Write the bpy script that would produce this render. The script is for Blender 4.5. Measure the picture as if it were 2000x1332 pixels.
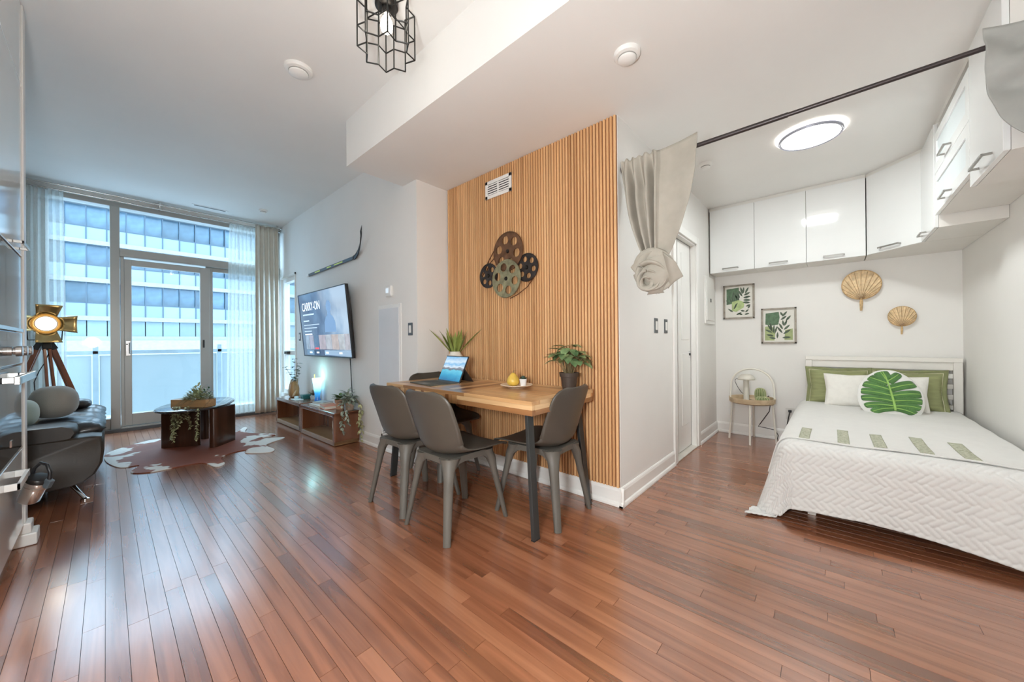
import bpy, bmesh, math, random
import numpy as np
from mathutils import Vector, Matrix, noise

for _o in list(bpy.data.objects):
    bpy.data.objects.remove(_o)
S = bpy.context.scene
COL = S.collection
RND = random.Random(11)
PI = math.pi
sin, cos, rad = math.sin, math.cos, math.radians

# ------------------------------------------------------------------ camera, sky, exposure
cd = bpy.data.cameras.new('camera')
cd.sensor_width = 36.0
cd.lens = 704.645 / 2000 * 36.0
cd.clip_start = 0.02
cd.clip_end = 300
camera = bpy.data.objects.new('camera', cd)
COL.objects.link(camera)
_y, _p, _r = rad(48.3395), rad(0.1238), rad(-0.5058)
fw = Vector((sin(_y) * cos(_p), cos(_y) * cos(_p), sin(_p)))
rt = Vector((cos(_y), -sin(_y), 0))
up = rt.cross(fw)
r2 = rt * cos(_r) + up * sin(_r)
u2 = up * cos(_r) - rt * sin(_r)
camera.matrix_world = Matrix(((r2.x, u2.x, -fw.x, 0), (r2.y, u2.y, -fw.y, 0), (r2.z, u2.z, -fw.z, 1.075), (0, 0, 0, 1)))
S.camera = camera

S.view_settings.view_transform = 'Standard'
S.view_settings.look = 'None'
S.view_settings.gamma = 1.0
S.view_settings.use_curve_mapping = False
S.view_settings.exposure = 1.34
S.cycles.use_denoising = True
S.cycles.max_bounces = 10
S.cycles.diffuse_bounces = 6
S.cycles.glossy_bounces = 5
S.cycles.transparent_max_bounces = 12
S.cycles.sample_clamp_indirect = 6.0
S.cycles.caustics_reflective = False
S.cycles.caustics_refractive = False

W = bpy.data.worlds.new('overcast_sky')
S.world = W
W.use_nodes = True
_n = W.node_tree.nodes
_bg = _n['Background']
_tc = _n.new('ShaderNodeTexCoord')
_sx = _n.new('ShaderNodeSeparateXYZ')
_cr = _n.new('ShaderNodeValToRGB')
_cr.color_ramp.elements[0].position = 0.0
_cr.color_ramp.elements[0].color = (0.50, 0.70, 0.90, 1)
_cr.color_ramp.elements[1].position = 0.6
_cr.color_ramp.elements[1].color = (0.62, 0.83, 1.0, 1)
W.node_tree.links.new(_tc.outputs['Generated'], _sx.inputs[0])
W.node_tree.links.new(_sx.outputs['Z'], _cr.inputs[0])
W.node_tree.links.new(_cr.outputs[0], _bg.inputs['Color'])
_bg.inputs['Strength'].default_value = 3.2
W.cycles_visibility.camera = True


def area(name, loc, size, power, col, rot=(0, 0, 0), sy=None, portal=False):
    d = bpy.data.lights.new(name, 'AREA')
    d.energy = power
    d.color = col
    d.size = size
    if sy:
        d.shape = 'RECTANGLE'
        d.size_y = sy
    o = bpy.data.objects.new(name, d)
    o.location = loc
    o.rotation_euler = rot
    COL.objects.link(o)
    if portal:
        d.cycles.is_portal = True
    return o


def point(name, loc, radius, power, col):
    d = bpy.data.lights.new(name, 'POINT')
    d.energy = power
    d.color = col
    d.shadow_soft_size = radius
    o = bpy.data.objects.new(name, d)
    o.location = loc
    COL.objects.link(o)
    return o


area('sky_portal', (0.68, 6.95, 1.45), 2.4, 1, (1, 1, 1), (PI / 2, 0, PI), 2.8, portal=True)
# the flat's visible lamps (fixtures modelled below), with two added fill lights among them
WARM = (1.0, 0.93, 0.84)
NEUT = (0.90, 0.98, 1.0)
area('bedroom_lamp_light', (3.343, 0.111, 2.49), 0.30, 5.5, NEUT)
point('cage_bulb_light', (1.02, 1.80, 2.74), 0.035, 0.3, WARM)
point('camera_fill_light', (-0.22, 0.30, 1.15), 0.12, 62, (0.93, 0.98, 1.0))  # added fill outside the frame, brightens slats, floor and ceiling
point('bathroom_fill_light', (3.5, 1.85, 2.3), 0.08, 6, NEUT)  # added fill without a fixture, lifts the dark door gap
point('tripod_lamp_light', (-0.30, 5.45, 1.30), 0.05, 0.7, (1.0, 0.84, 0.62))

# ------------------------------------------------------------------ materials
MATS = {}


def nt(name):
    m = bpy.data.materials.new(name)
    m.use_nodes = True
    return m, m.node_tree.nodes, m.node_tree.links, m.node_tree.nodes['Principled BSDF']


def mat(name, col, rough=0.5, metal=0.0, var=0.08, scale=6.0, bump=0.0, bscale=60.0, stretch=(1, 1, 1), col2=None, coat=0.0, spec=0.5, sheen=0.0, alpha=None, trans=0.0, perobj=0.0, emit=None, estr=0.0):
    if name in MATS:
        return MATS[name]
    m, N, L, B = nt(name)
    tc = N.new('ShaderNodeTexCoord')
    mp = N.new('ShaderNodeMapping')
    mp.inputs['Scale'].default_value = stretch
    L.new(tc.outputs['Object'], mp.inputs[0])
    nz = N.new('ShaderNodeTexNoise')
    nz.inputs['Scale'].default_value = scale
    nz.inputs['Detail'].default_value = 4
    L.new(mp.outputs[0], nz.inputs['Vector'])
    cr = N.new('ShaderNodeValToRGB')
    c1 = [min(1, c * (1 - var)) for c in col]
    c2 = list(col2) if col2 else [min(1, c * (1 + var)) for c in col]
    cr.color_ramp.elements[0].position = 0.3
    cr.color_ramp.elements[1].position = 0.7
    cr.color_ramp.elements[0].color = (*c1, 1)
    cr.color_ramp.elements[1].color = (*c2, 1)
    L.new(nz.outputs['Fac'], cr.inputs[0])
    out = cr.outputs[0]
    if perobj:
        oi = N.new('ShaderNodeObjectInfo')
        mr = N.new('ShaderNodeMapRange')
        mr.inputs['To Min'].default_value = 1 - perobj
        mr.inputs['To Max'].default_value = 1 + perobj
        L.new(oi.outputs['Random'], mr.inputs[0])
        mx = N.new('ShaderNodeVectorMath')
        mx.operation = 'SCALE'
        L.new(out, mx.inputs[0])
        L.new(mr.outputs[0], mx.inputs['Scale'])
        out = mx.outputs[0]
    L.new(out, B.inputs['Base Color'])
    B.inputs['Roughness'].default_value = rough
    B.inputs['Metallic'].default_value = metal
    B.inputs['Specular IOR Level'].default_value = spec
    B.inputs['Coat Weight'].default_value = coat
    B.inputs['Coat Roughness'].default_value = 0.08
    B.inputs['Sheen Weight'].default_value = sheen
    B.inputs['Transmission Weight'].default_value = trans
    if alpha is not None:
        B.inputs['Alpha'].default_value = alpha
    if emit:
        B.inputs['Emission Color'].default_value = (*emit, 1)
        B.inputs['Emission Strength'].default_value = estr
    if bump:
        n2 = N.new('ShaderNodeTexNoise')
        n2.inputs['Scale'].default_value = bscale
        n2.inputs['Detail'].default_value = 3
        L.new(mp.outputs[0], n2.inputs['Vector'])
        bp = N.new('ShaderNodeBump')
        bp.inputs['Strength'].default_value = bump
        bp.inputs['Distance'].default_value = 0.004
        L.new(n2.outputs['Fac'], bp.inputs['Height'])
        L.new(bp.outputs[0], B.inputs['Normal'])
    MATS[name] = m
    return m


def wood(name, dark, mid, light, axis='Y', rough=0.4, coat=0.0, grain=1.0, perobj=True, island=False, bump=0.05, spread=0.75):
    """streaky grain along one axis; every piece (object or island) gets its own tone"""
    m, N, L, B = nt(name)
    tc = N.new('ShaderNodeTexCoord')
    mp = N.new('ShaderNodeMapping')
    sc = {'X': (0.9, 16, 16), 'Y': (16, 0.9, 16), 'Z': (16, 16, 0.9)}[axis]
    mp.inputs['Scale'].default_value = [s * grain for s in sc]
    L.new(tc.outputs['Object'], mp.inputs[0])
    oi = N.new('ShaderNodeObjectInfo')
    ge = N.new('ShaderNodeNewGeometry')
    ad = N.new('ShaderNodeMath')
    ad.operation = 'ADD'
    L.new(oi.outputs['Random'], ad.inputs[0])
    if island:
        at_ = N.new('ShaderNodeAttribute')
        at_.attribute_name = 'tone'
        L.new(at_.outputs['Fac'], ad.inputs[1])
    else:
        ad.inputs[1].default_value = 0
    fr = N.new('ShaderNodeMath')
    fr.operation = 'FRACT'
    L.new(ad.outputs[0], fr.inputs[0])
    vm = N.new('ShaderNodeVectorMath')
    vm.operation = 'ADD'
    sc2 = N.new('ShaderNodeMath')
    sc2.operation = 'MULTIPLY'
    sc2.inputs[1].default_value = 37.0
    L.new(fr.outputs[0], sc2.inputs[0])
    L.new(mp.outputs[0], vm.inputs[0])
    L.new(sc2.outputs[0], vm.inputs[1])
    nz = N.new('ShaderNodeTexNoise')
    nz.inputs['Scale'].default_value = 1.0
    nz.inputs['Detail'].default_value = 6
    nz.inputs['Distortion'].default_value = 0.6
    L.new(vm.outputs[0], nz.inputs['Vector'])
    mx = N.new('ShaderNodeMix')
    mx.data_type = 'FLOAT'
    mx.inputs[0].default_value = spread if perobj else 0.0
    L.new(nz.outputs['Fac'], mx.inputs[2])
    L.new(fr.outputs[0], mx.inputs[3])
    cr = N.new('ShaderNodeValToRGB')
    e = cr.color_ramp.elements
    e[0].position = 0.12
    e[0].color = (*dark, 1)
    e[1].position = 0.88
    e[1].color = (*light, 1)
    k = e.new(0.5)
    k.color = (*mid, 1)
    L.new(mx.outputs[0], cr.inputs[0])
    mg = N.new('ShaderNodeMixRGB')
    mg.blend_type = 'MULTIPLY'
    mg.inputs[0].default_value = 0.55
    c2 = N.new('ShaderNodeValToRGB')
    c2.color_ramp.elements[0].position = 0.3
    c2.color_ramp.elements[0].color = (0.55, 0.5, 0.46, 1)
    c2.color_ramp.elements[1].position = 0.62
    c2.color_ramp.elements[1].color = (1, 1, 1, 1)
    L.new(nz.outputs['Fac'], c2.inputs[0])
    L.new(cr.outputs[0], mg.inputs[1])
    L.new(c2.outputs[0], mg.inputs[2])
    L.new(mg.outputs[0], B.inputs['Base Color'])
    B.inputs['Roughness'].default_value = rough
    B.inputs['Coat Weight'].default_value = coat
    B.inputs['Coat Roughness'].default_value = 0.12
    if bump:
        bp = N.new('ShaderNodeBump')
        bp.inputs['Strength'].default_value = bump
        bp.inputs['Distance'].default_value = 0.002
        L.new(nz.outputs['Fac'], bp.inputs['Height'])
        L.new(bp.outputs[0], B.inputs['Normal'])
    MATS[name] = m
    return m


def glass(name, tint=(0.93, 0.97, 1.0), refl=1.0, ior=1.45):
    m, N, L, B = nt(name)
    N.remove(B)
    o = N['Material Output']
    t = N.new('ShaderNodeBsdfTransparent')
    t.inputs[0].default_value = (*tint, 1)
    g = N.new('ShaderNodeBsdfGlossy')
    g.inputs['Roughness'].default_value = 0.02
    f = N.new('ShaderNodeFresnel')
    f.inputs[0].default_value = ior
    mu = N.new('ShaderNodeMath')
    mu.operation = 'MULTIPLY'
    mu.inputs[1].default_value = refl
    L.new(f.outputs[0], mu.inputs[0])
    ge = N.new('ShaderNodeNewGeometry')
    sb = N.new('ShaderNodeMath')
    sb.operation = 'SUBTRACT'
    sb.inputs[0].default_value = 1.0
    L.new(ge.outputs['Backfacing'], sb.inputs[1])
    m2 = N.new('ShaderNodeMath')
    m2.operation = 'MULTIPLY'
    L.new(mu.outputs[0], m2.inputs[0])
    L.new(sb.outputs[0], m2.inputs[1])
    x = N.new('ShaderNodeMixShader')
    L.new(m2.outputs[0], x.inputs[0])
    L.new(t.outputs[0], x.inputs[1])
    L.new(g.outputs[0], x.inputs[2])
    L.new(x.outputs[0], o.inputs[0])
    MATS[name] = m
    return m


def sheer(name, col, through=0.45):
    m, N, L, B = nt(name)
    N.remove(B)
    o = N['Material Output']
    tc = N.new('ShaderNodeTexCoord')
    nz = N.new('ShaderNodeTexNoise')
    nz.inputs['Scale'].default_value = 40
    L.new(tc.outputs['Object'], nz.inputs['Vector'])
    d = N.new('ShaderNodeBsdfDiffuse')
    d.inputs[0].default_value = (*col, 1)
    t = N.new('ShaderNodeBsdfTranslucent')
    t.inputs[0].default_value = (*col, 1)
    p = N.new('ShaderNodeBsdfTransparent')
    a = N.new('ShaderNodeMixShader')
    a.inputs[0].default_value = 0.5
    L.new(d.outputs[0], a.inputs[1])
    L.new(t.outputs[0], a.inputs[2])
    b = N.new('ShaderNodeMixShader')
    mr = N.new('ShaderNodeMapRange')
    mr.inputs['To Min'].default_value = through - 0.06
    mr.inputs['To Max'].default_value = through + 0.06
    L.new(nz.outputs['Fac'], mr.inputs[0])
    L.new(mr.outputs[0], b.inputs[0])
    L.new(a.outputs[0], b.inputs[1])
    L.new(p.outputs[0], b.inputs[2])
    L.new(b.outputs[0], o.inputs[0])
    MATS[name] = m
    return m


def emis(name, col, strength):
    m, N, L, B = nt(name)
    B.inputs['Base Color'].default_value = (*col, 1)
    B.inputs['Emission Color'].default_value = (*col, 1)
    B.inputs['Emission Strength'].default_value = strength
    MATS[name] = m
    return m


# ------------------------------------------------------------------ mesh builder
class MB:
    def __init__(s):
        s.v = []
        s.f = []

    def add(s, vs, fs):
        b = len(s.v)
        s.v += [tuple(v) for v in vs]
        s.f += [tuple(i + b for i in f) for f in fs]
        return s

    def box(s, x0, x1, y0, y1, z0, z1, M=None):
        vs = [(x, y, z) for z in (z0, z1) for y in (y0, y1) for x in (x0, x1)]
        if M:
            vs = [M @ Vector(v) for v in vs]
        return s.add(vs, [(0, 2, 3, 1), (4, 5, 7, 6), (0, 1, 5, 4), (2, 6, 7, 3), (0, 4, 6, 2), (1, 3, 7, 5)])

    def bar(s, p, q, w, h, upv=(0, 0, 1), w2=None, h2=None):
        p, q = Vector(p), Vector(q)
        d = (q - p).normalized()
        u = Vector(upv)
        if abs(d.dot(u)) > 0.98:
            u = Vector((1, 0, 0))
        sx = d.cross(u).normalized()
        sy = sx.cross(d)
        w2 = w if w2 is None else w2
        h2 = h if h2 is None else h2
        vs = []
        for c, a, b in ((p, w / 2, h / 2), (q, w2 / 2, h2 / 2)):
            vs += [c - sx * a - sy * b, c + sx * a - sy * b, c + sx * a + sy * b, c - sx * a + sy * b]
        return s.add(vs, [(0, 1, 2, 3), (7, 6, 5, 4), (0, 4, 5, 1), (1, 5, 6, 2), (2, 6, 7, 3), (3, 7, 4, 0)])

    def loft(s, rings, caps=True, closed=True):
        n = len(rings[0])
        vs = [p for r in rings for p in r]
        fs = []
        for k in range(len(rings) - 1):
            for i in range(n if closed else n - 1):
                j = (i + 1) % n
                fs.append((k * n + i, k * n + j, (k + 1) * n + j, (k + 1) * n + i))
        if caps:
            fs.append(tuple(range(n))[::-1])
            fs.append(tuple((len(rings) - 1) * n + i for i in range(n)))
        return s.add(vs, fs)

    def tube(s, pts, r, n=8, caps=True, flat=1.0):
        pts = [Vector(p) for p in pts]
        rr = r if isinstance(r, (list, tuple)) else [r] * len(pts)
        rings = []
        d0 = (pts[1] - pts[0]).normalized()
        a = Vector((0, 0, 1)) if abs(d0.z) < 0.9 else Vector((1, 0, 0))
        nx = d0.cross(a).normalized()
        for i, p in enumerate(pts):
            d = (pts[min(i + 1, len(pts) - 1)] - pts[max(i - 1, 0)]).normalized()
            nx = (nx - d * nx.dot(d)).normalized()
            ny = d.cross(nx)
            rings.append([p + (nx * cos(2 * PI * k / n) + ny * sin(2 * PI * k / n) * flat) * rr[i] for k in range(n)])
        return s.loft(rings, caps)

    def cyl(s, p, q, r, r1=None, n=12):
        return s.tube([p, q], [r, r if r1 is None else r1], n)

    def lathe(s, prof, o=(0, 0, 0), n=20, M=None, sx=1.0, sy=1.0, caps=True):
        rings = []
        for r, z in prof:
            ring = [Vector((o[0] + r * sx * cos(2 * PI * k / n), o[1] + r * sy * sin(2 * PI * k / n), o[2] + z)) for k in range(n)]
            if M:
                ring = [M @ v for v in ring]
            rings.append(ring)
        return s.loft(rings, caps)

    def prism(s, poly, M, d):
        n = len(poly)
        a = [M @ Vector((x, y, 0)) for x, y in poly]
        b = [M @ Vector((x, y, d)) for x, y in poly]
        return s.loft([a, b])

    def grid(s, fn, nu, nv, wrap=False):
        vs = [fn(i / (nu - 1), j / (nv - 1)) for j in range(nv) for i in range(nu)]
        fs = [(j * nu + i, j * nu + i + 1, (j + 1) * nu + i + 1, (j + 1) * nu + i) for j in range(nv - 1) for i in range(nu - 1)]
        return s.add(vs, fs)

    def ell(s, c, r, n=14, m=8, M=None):
        prof = [(max(1e-4, sin(PI * k / m)), -cos(PI * k / m)) for k in range(m + 1)]
        rings = []
        for pr, pz in prof:
            ring = [Vector((r[0] * pr * cos(2 * PI * k / n), r[1] * pr * sin(2 * PI * k / n), r[2] * pz)) for k in range(n)]
            ring = [(M @ v if M else v) + Vector(c) for v in ring]
            rings.append(ring)
        return s.loft(rings)

    def leaf(s, p, d, upv, l, w, bend=0.25, fold=0.12, tip=1.0):
        """one bent, folded leaf blade"""
        p, d, u = Vector(p), Vector(d).normalized(), Vector(upv)
        sd = d.cross(u)
        if sd.length < 1e-3:
            sd = d.cross(Vector((1, 0, 0.3)))
        sd.normalize()
        u = sd.cross(d).normalized()
        vs = []
        for t, ww in ((0, 0.12), (0.22, 0.8), (0.5, 1.0), (0.78, 0.62), (1.0, 0.03)):
            c = p + d * l * t - u * (bend * l * t * t)
            h = w / 2 * ww
            vs += [c - sd * h + u * fold * h * 2, c, c + sd * h + u * fold * h * 2]
        fs = []
        for k in range(4):
            for i in range(2):
                fs.append((k * 3 + i, k * 3 + i + 1, k * 3 + i + 4, k * 3 + i + 3))
        return s.add(vs, fs)

    def mesh(s, name, smooth=None):
        me = bpy.data.meshes.new(name)
        me.from_pydata(s.v, [], s.f)
        bm = bmesh.new()
        bm.from_mesh(me)
        bmesh.ops.recalc_face_normals(bm, faces=bm.faces)
        bm.to_mesh(me)
        bm.free()
        if smooth is not None:
            me.polygons.foreach_set('use_smooth', [True] * len(me.polygons))
            if smooth < 179:
                me.set_sharp_from_angle(angle=rad(smooth))
        return me

    def build(s, name, m, parent=None, smooth=None, bevel=0, solid=0, subsurf=0, loc=None, kind=None, label=None):
        me = s.mesh(name, smooth)
        me.materials.append(m)
        o = bpy.data.objects.new(name, me)
        COL.objects.link(o)
        if parent is not None:
            o.parent = parent
        if loc is not None:
            o.location = loc
        if solid:
            md = o.modifiers.new('solid', 'SOLIDIFY')
            md.thickness = solid
            md.offset = 0
        if bevel:
            md = o.modifiers.new('bevel', 'BEVEL')
            md.width = bevel
            md.segments = 2
            md.limit_method = 'ANGLE'
            md.angle_limit = rad(40)
        if subsurf:
            md = o.modifiers.new('sub', 'SUBSURF')
            md.levels = md.render_levels = subsurf
        if kind:
            o['kind'] = kind
        if label:
            o['label'] = label
        return o


def box(x0, x1, y0, y1, z0, z1):
    return MB().box(x0, x1, y0, y1, z0, z1)


def tag(o, label, cat, group=None, kind=None):
    o['label'] = label
    o['category'] = cat
    if group:
        o['group'] = group
    if kind:
        o['kind'] = kind
    return o


def thing(name, label, cat, loc=(0, 0, 0), rz=0.0, group=None):
    o = bpy.data.objects.new(name, None)
    o.empty_display_size = 0.1
    COL.objects.link(o)
    o.location = loc
    o.rotation_euler = (0, 0, rz)
    return tag(o, label, cat, group)


def copy_tree(o, parent=None):
    c = o.copy()
    COL.objects.link(c)
    if parent:
        c.parent = parent
    for ch in list(o.children):
        copy_tree(ch, c)
    return c


def struct(name, mb, m, **k):
    o = mb.build(name, m, **k)
    o['kind'] = 'structure'
    return o


def sroot(name, loc=(0, 0, 0)):
    o = bpy.data.objects.new(name, None)
    COL.objects.link(o)
    o.location = loc
    o['kind'] = 'structure'
    return o


def basis(o, x, y, z):
    x, y, z = Vector(x), Vector(y), Vector(z)
    return Matrix(((x.x, y.x, z.x, o[0]), (x.y, y.y, z.y, o[1]), (x.z, y.z, z.z, o[2]), (0, 0, 0, 1)))


def rotz(a):
    return Matrix.Rotation(a, 4, 'Z')


# palette
PAINT = mat('wall_paint', (0.80, 0.785, 0.755), 0.75, var=0.02, scale=2, bump=0.03, bscale=180)
CEIL = mat('ceiling_paint', (0.80, 0.79, 0.765), 0.8, var=0.015, scale=2, bump=0.04, bscale=150)
TRIM = mat('trim_paint', (0.84, 0.83, 0.80), 0.35, var=0.015)
WHITE = mat('white_plastic', (0.82, 0.81, 0.78), 0.35, var=0.02)
GLOSSW = mat('gloss_white_lacquer', (0.80, 0.81, 0.80), 0.06, var=0.01, coat=0.3)
STEEL = mat('brushed_steel', (0.55, 0.54, 0.52), 0.28, 1.0, var=0.08, scale=20, stretch=(1, 1, 8))
CHROME = mat('chrome', (0.75, 0.75, 0.76), 0.10, 1.0, var=0.03)
DARKM = mat('dark_metal', (0.035, 0.032, 0.03), 0.35, 0.6, var=0.15)
BLACK = mat('black_plastic', (0.014, 0.014, 0.016), 0.35, var=0.1)
ALU = mat('window_aluminium', (0.42, 0.41, 0.38), 0.38, 0.25, var=0.04, scale=3)
PANE = glass('window_glass', (0.93, 0.975, 1.0), 1.0)

# ------------------------------------------------------------------ room shell
XS, XT, YW, YD, XB, YR, ZL, ZH, XK, YK = 2.215, 1.859, 6.67, 1.037, 4.80, -0.82, 2.545, 2.925, 1.333, 3.01
PLANK = wood('floor_plank_wood', (0.150, 0.050, 0.023), (0.300, 0.110, 0.052), (0.395, 0.168, 0.086), 'Y', rough=0.23, coat=0.25, grain=1.3, island=True, bump=0.0, spread=0.42)
PLANK.node_tree.nodes['Principled BSDF'].inputs['IOR'].default_value = 2.4
SUB = mat('subfloor', (0.05, 0.018, 0.010), 0.35, var=0.2)
floor = struct('floor', box(-1.1, 4.95, -2.7, 6.67, -0.12, -0.008), SUB)


def plank_mb(mb, x0, x1, y0, y1, dz):
    g, c, ch_ = 0.0006, 0.00015, 0.0006
    x0 += g; x1 -= g; y0 += g; y1 -= g
    t = -0.0012 + dz
    vs = [(x0, y0, -0.012), (x1, y0, -0.012), (x1, y1, -0.012), (x0, y1, -0.012), (x0, y0, t - ch_), (x1, y0, t - ch_), (x1, y1, t - ch_), (x0, y1, t - ch_),
          (x0 + c, y0 + c, t), (x1 - c, y0 + c, t), (x1 - c, y1 - c, t), (x0 + c, y1 - c, t)]
    fs = [(8, 9, 10, 11)]
    for i in range(4):
        j = (i + 1) % 4
        fs += [(i, j, 4 + j, 4 + i), (4 + i, 4 + j, 8 + j, 8 + i)]
    mb.add(vs, fs)


pl = []
PW = 0.0572
x = -0.98
while x < XB - 0.01:
    x1 = min(x + PW, XB)
    if x1 < XT + 0.03:
        y0, y1 = -0.95, YW
    elif x1 < XS + 0.03:
        y0, y1 = -0.95, 2.80
    else:
        y0, y1 = YR, YD + 0.02
    y = y0 - RND.random() * 0.7
    while y < y1:
        l = RND.choice((0.35, 0.5, 0.65, 0.8, 0.95, 1.1)) + RND.random() * 0.15
        a, b = max(y, y0), min(y + l, y1)
        if b - a > 0.02:
            cx, cy = (x + x1) / 2, (a + b) / 2
            dep = cx * fw.x + cy * fw.y
            lat = cx * rt.x + cy * rt.y
            vis = dep > 0.8 and abs(lat) < dep * 1.5 + 0.3
            pl.append((0 if vis else 1, dep if dep > 0 else 99, x, x1, a, b))
        y += l
    x = x1
pl.sort()
rest = MB()
for k, (nv, dep, xa, xb_, a, b) in enumerate(pl):
    dz = RND.uniform(-0.00015, 0.00015)
    if k < 296:
        m_ = MB()
        cx, cy = (xa + xb_) / 2, (a + b) / 2
        plank_mb(m_, xa - cx, xb_ - cx, a - cy, b - cy, dz)
        m_.build('plank', PLANK, floor, loc=(cx, cy, 0))
    else:
        plank_mb(rest, xa, xb_, a, b, dz)
dp = rest.build('distant_planks', PLANK, floor, kind='stuff')
nf = len(dp.data.polygons)
at_ = dp.data.attributes.new('tone', 'FLOAT', 'FACE')
tones = [RND.random() for _ in range(nf // 9 + 1)]
at_.data.foreach_set('value', [tones[i // 9] for i in range(nf)])

struct('ceiling', box(-1.1, XK, -2.7, YW + 0.2, ZH, ZH + 0.12).box(XK, XT + 0.3, YK, YW + 0.2, ZH, ZH + 0.12), CEIL)
struct('ceiling_bedroom', box(XK, XB + 0.15, -2.7, YK, ZL, ZH + 0.12), CEIL)
struct('wall_left', box(-1.12, -1.0, -2.7, YW + 0.2, -0.1, ZH), PAINT)
struct('wall_tv', box(XT, XT + 0.2, 2.79, 5.93, -0.1, ZH).box(XT, XT + 0.12, 5.93, YW + 0.1, -0.1, 0.30).box(XT, XT + 0.12, 5.93, YW + 0.1, 2.10, ZH).box(XT, XT + 0.12, 6.60, YW + 0.1, 0.30, 2.10).box(XT + 0.2, XS + 0.12, 2.79, 2.99, -0.1, ZL), PAINT)
struct('wall_slatted', box(XS, XS + 0.12, YD, 2.79, -0.1, ZL), PAINT)
struct('wall_bedroom_left', box(XS + 0.12, 3.32, YD, YD + 0.12, -0.1, ZL).box(3.98, XB, YD, YD + 0.12, -0.1, ZL).box(3.32, 3.98, YD, YD + 0.12, 2.05, ZL), PAINT)
struct('wall_bedroom_back', box(XB, XB + 0.12, YR - 0.1, YD + 0.12, -0.1, ZL), PAINT)
struct('wall_right', box(2.20, XB, YR - 0.12, YR, -0.1, ZL).box(2.20, 2.32, -2.7, YR - 0.12, -0.1, ZL), PAINT)
struct('wall_kitchen_back', box(-1.0, 2.2, -2.82, -2.7, -0.1, ZH), PAINT)
struct('wall_window', box(-1.0, -0.50, YW, YW + 0.18, -0.1, ZH).box(-0.50, XT, YW, YW + 0.18, 2.845, ZH), PAINT)
# bathroom glimpsed past the sliding door
struct('wall_bathroom', box(2.6, 4.8, 2.45, 2.55, -0.1, ZL).box(4.72, 4.8, 1.157, 2.45, -0.1, ZL).box(2.45, 2.6, 1.157, 2.55, -0.1, ZL), PAINT)
struct('floor_bathroom', box(2.335, 4.95, YD, 2.6, -0.12, 0.0), mat('bath_tile', (0.62, 0.58, 0.52), 0.3))


def baseboard(name, p, q, nrm):
    """moulded board from p to q, standing out along nrm"""
    n = Vector((nrm[0], nrm[1], 0))
    prof = ((0, 0), (0.026, 0), (0.026, 0.012), (0.021, 0.024), (0.013, 0.030), (0.013, 0.098), (0.009, 0.112), (0.004, 0.120), (0, 0.120))
    rings = [[Vector((e[0], e[1], 0)) + n * a + Vector((0, 0, b)) for a, b in prof] for e in (p, q)]
    return struct(name, MB().loft(rings), TRIM)


baseboard('baseboard_slatted', (XS, YD - 0.026), (XS, 2.79), (-1, 0))
baseboard('baseboard_jog', (XT - 0.02, 2.79), (XS, 2.79), (0, -1))
baseboard('baseboard_tv', (XT, 2.79 - 0.026), (XT, YW), (-1, 0))
baseboard('baseboard_bedroom_left', (XS - 0.026, YD), (3.245, YD), (0, -1))
baseboard('baseboard_bedroom_corner', (4.045, YD), (XB, YD), (0, -1))
baseboard('baseboard_bedroom_back', (XB, YR), (XB, YD), (-1, 0))
baseboard('baseboard_right', (2.32, YR), (XB, YR), (0, 1))

# sliding bathroom door and its casing
d1 = sroot('door_1', (3.65, YD, 0))
MB().box(-0.40, -0.325, -0.018, 0, 0, 2.115).build('door_casing', TRIM, d1, bevel=0.004)
MB().box(0.325, 0.40, -0.018, 0, 0, 2.115).build('door_casing', TRIM, d1, bevel=0.004)
MB().box(-0.325, 0.325, -0.018, 0, 2.045, 2.115).build('door_casing', TRIM, d1, bevel=0.004)
MB().box(-0.345, -0.325, 0, 0.125, 0, 2.05).box(0.312, 0.33, 0, 0.045, 0, 2.05).box(0.312, 0.33, 0.09, 0.125, 0, 2.05).box(-0.33, 0.33, 0, 0.045, 2.03, 2.06).box(-0.33, 0.33, 0.09, 0.125, 2.03, 2.06).build('door_jamb', TRIM, d1)
dl = MB().box(-0.075, 0.315, 0.050, 0.085, 0.015, 2.03).build('door_leaf', TRIM, d1, bevel=0.003)
MB().box(0.02, 0.24, 0.044, 0.052, 0.25, 0.95).box(0.02, 0.24, 0.044, 0.052, 1.08, 1.92).build('door_panel', TRIM, dl, bevel=0.004)
lt = MB().box(0.235, 0.285, 0.044, 0.052, 0.90, 0.965).build('latch_plate', CHROME, dl, bevel=0.002)
MB().cyl((0.258, 0.046, 0.933), (0.258, 0.036, 0.933), 0.012).build('latch_turn', BLACK, dl)
struct('trim_1', box(3.32, 3.98, YD - 0.01, YD + 0.12, 0.0, 0.008), mat('threshold_stone', (0.70, 0.66, 0.60), 0.3))

# ------------------------------------------------------------------ window wall
w1 = sroot('window_1', (0.68, YW, 0))
o = 0.68


def fr(x0, x1, y0, y1, z0, z1, nm='window_frame', par=None, m=ALU, bevel=0.003):
    return MB().box(x0 - o, x1 - o, y0, y1, z0, z1).build(nm, m, par or w1, bevel=bevel)


fr(-0.50, -0.44, 0.0, 0.14, 0.0, 2.845)                     # left jamb
fr(-0.50, 1.859, -0.01, 0.14, 2.800, 2.86)                   # head
fr(0.032, 0.115, -0.03, 0.14, 0.0, 2.80)                     # mullion
fr(-0.44, 0.032, 0.0, 0.14, 0.0, 0.165)                      # sill under the fixed pane
fr(0.115, 1.859, -0.035, 0.14, 2.185, 2.285)                 # transom
fr(0.115, 1.859, -0.05, 0.16, 0.0, 0.055)                    # door track
fr(1.80, 1.859, 0.0, 0.14, 0.0, 2.80)
fr(-0.44, 0.032, 0.05, 0.062, 0.165, 2.80, 'pane', m=PANE, bevel=0)
fr(0.115, 1.80, 0.05, 0.062, 2.285, 2.80, 'pane', m=PANE, bevel=0)
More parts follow.
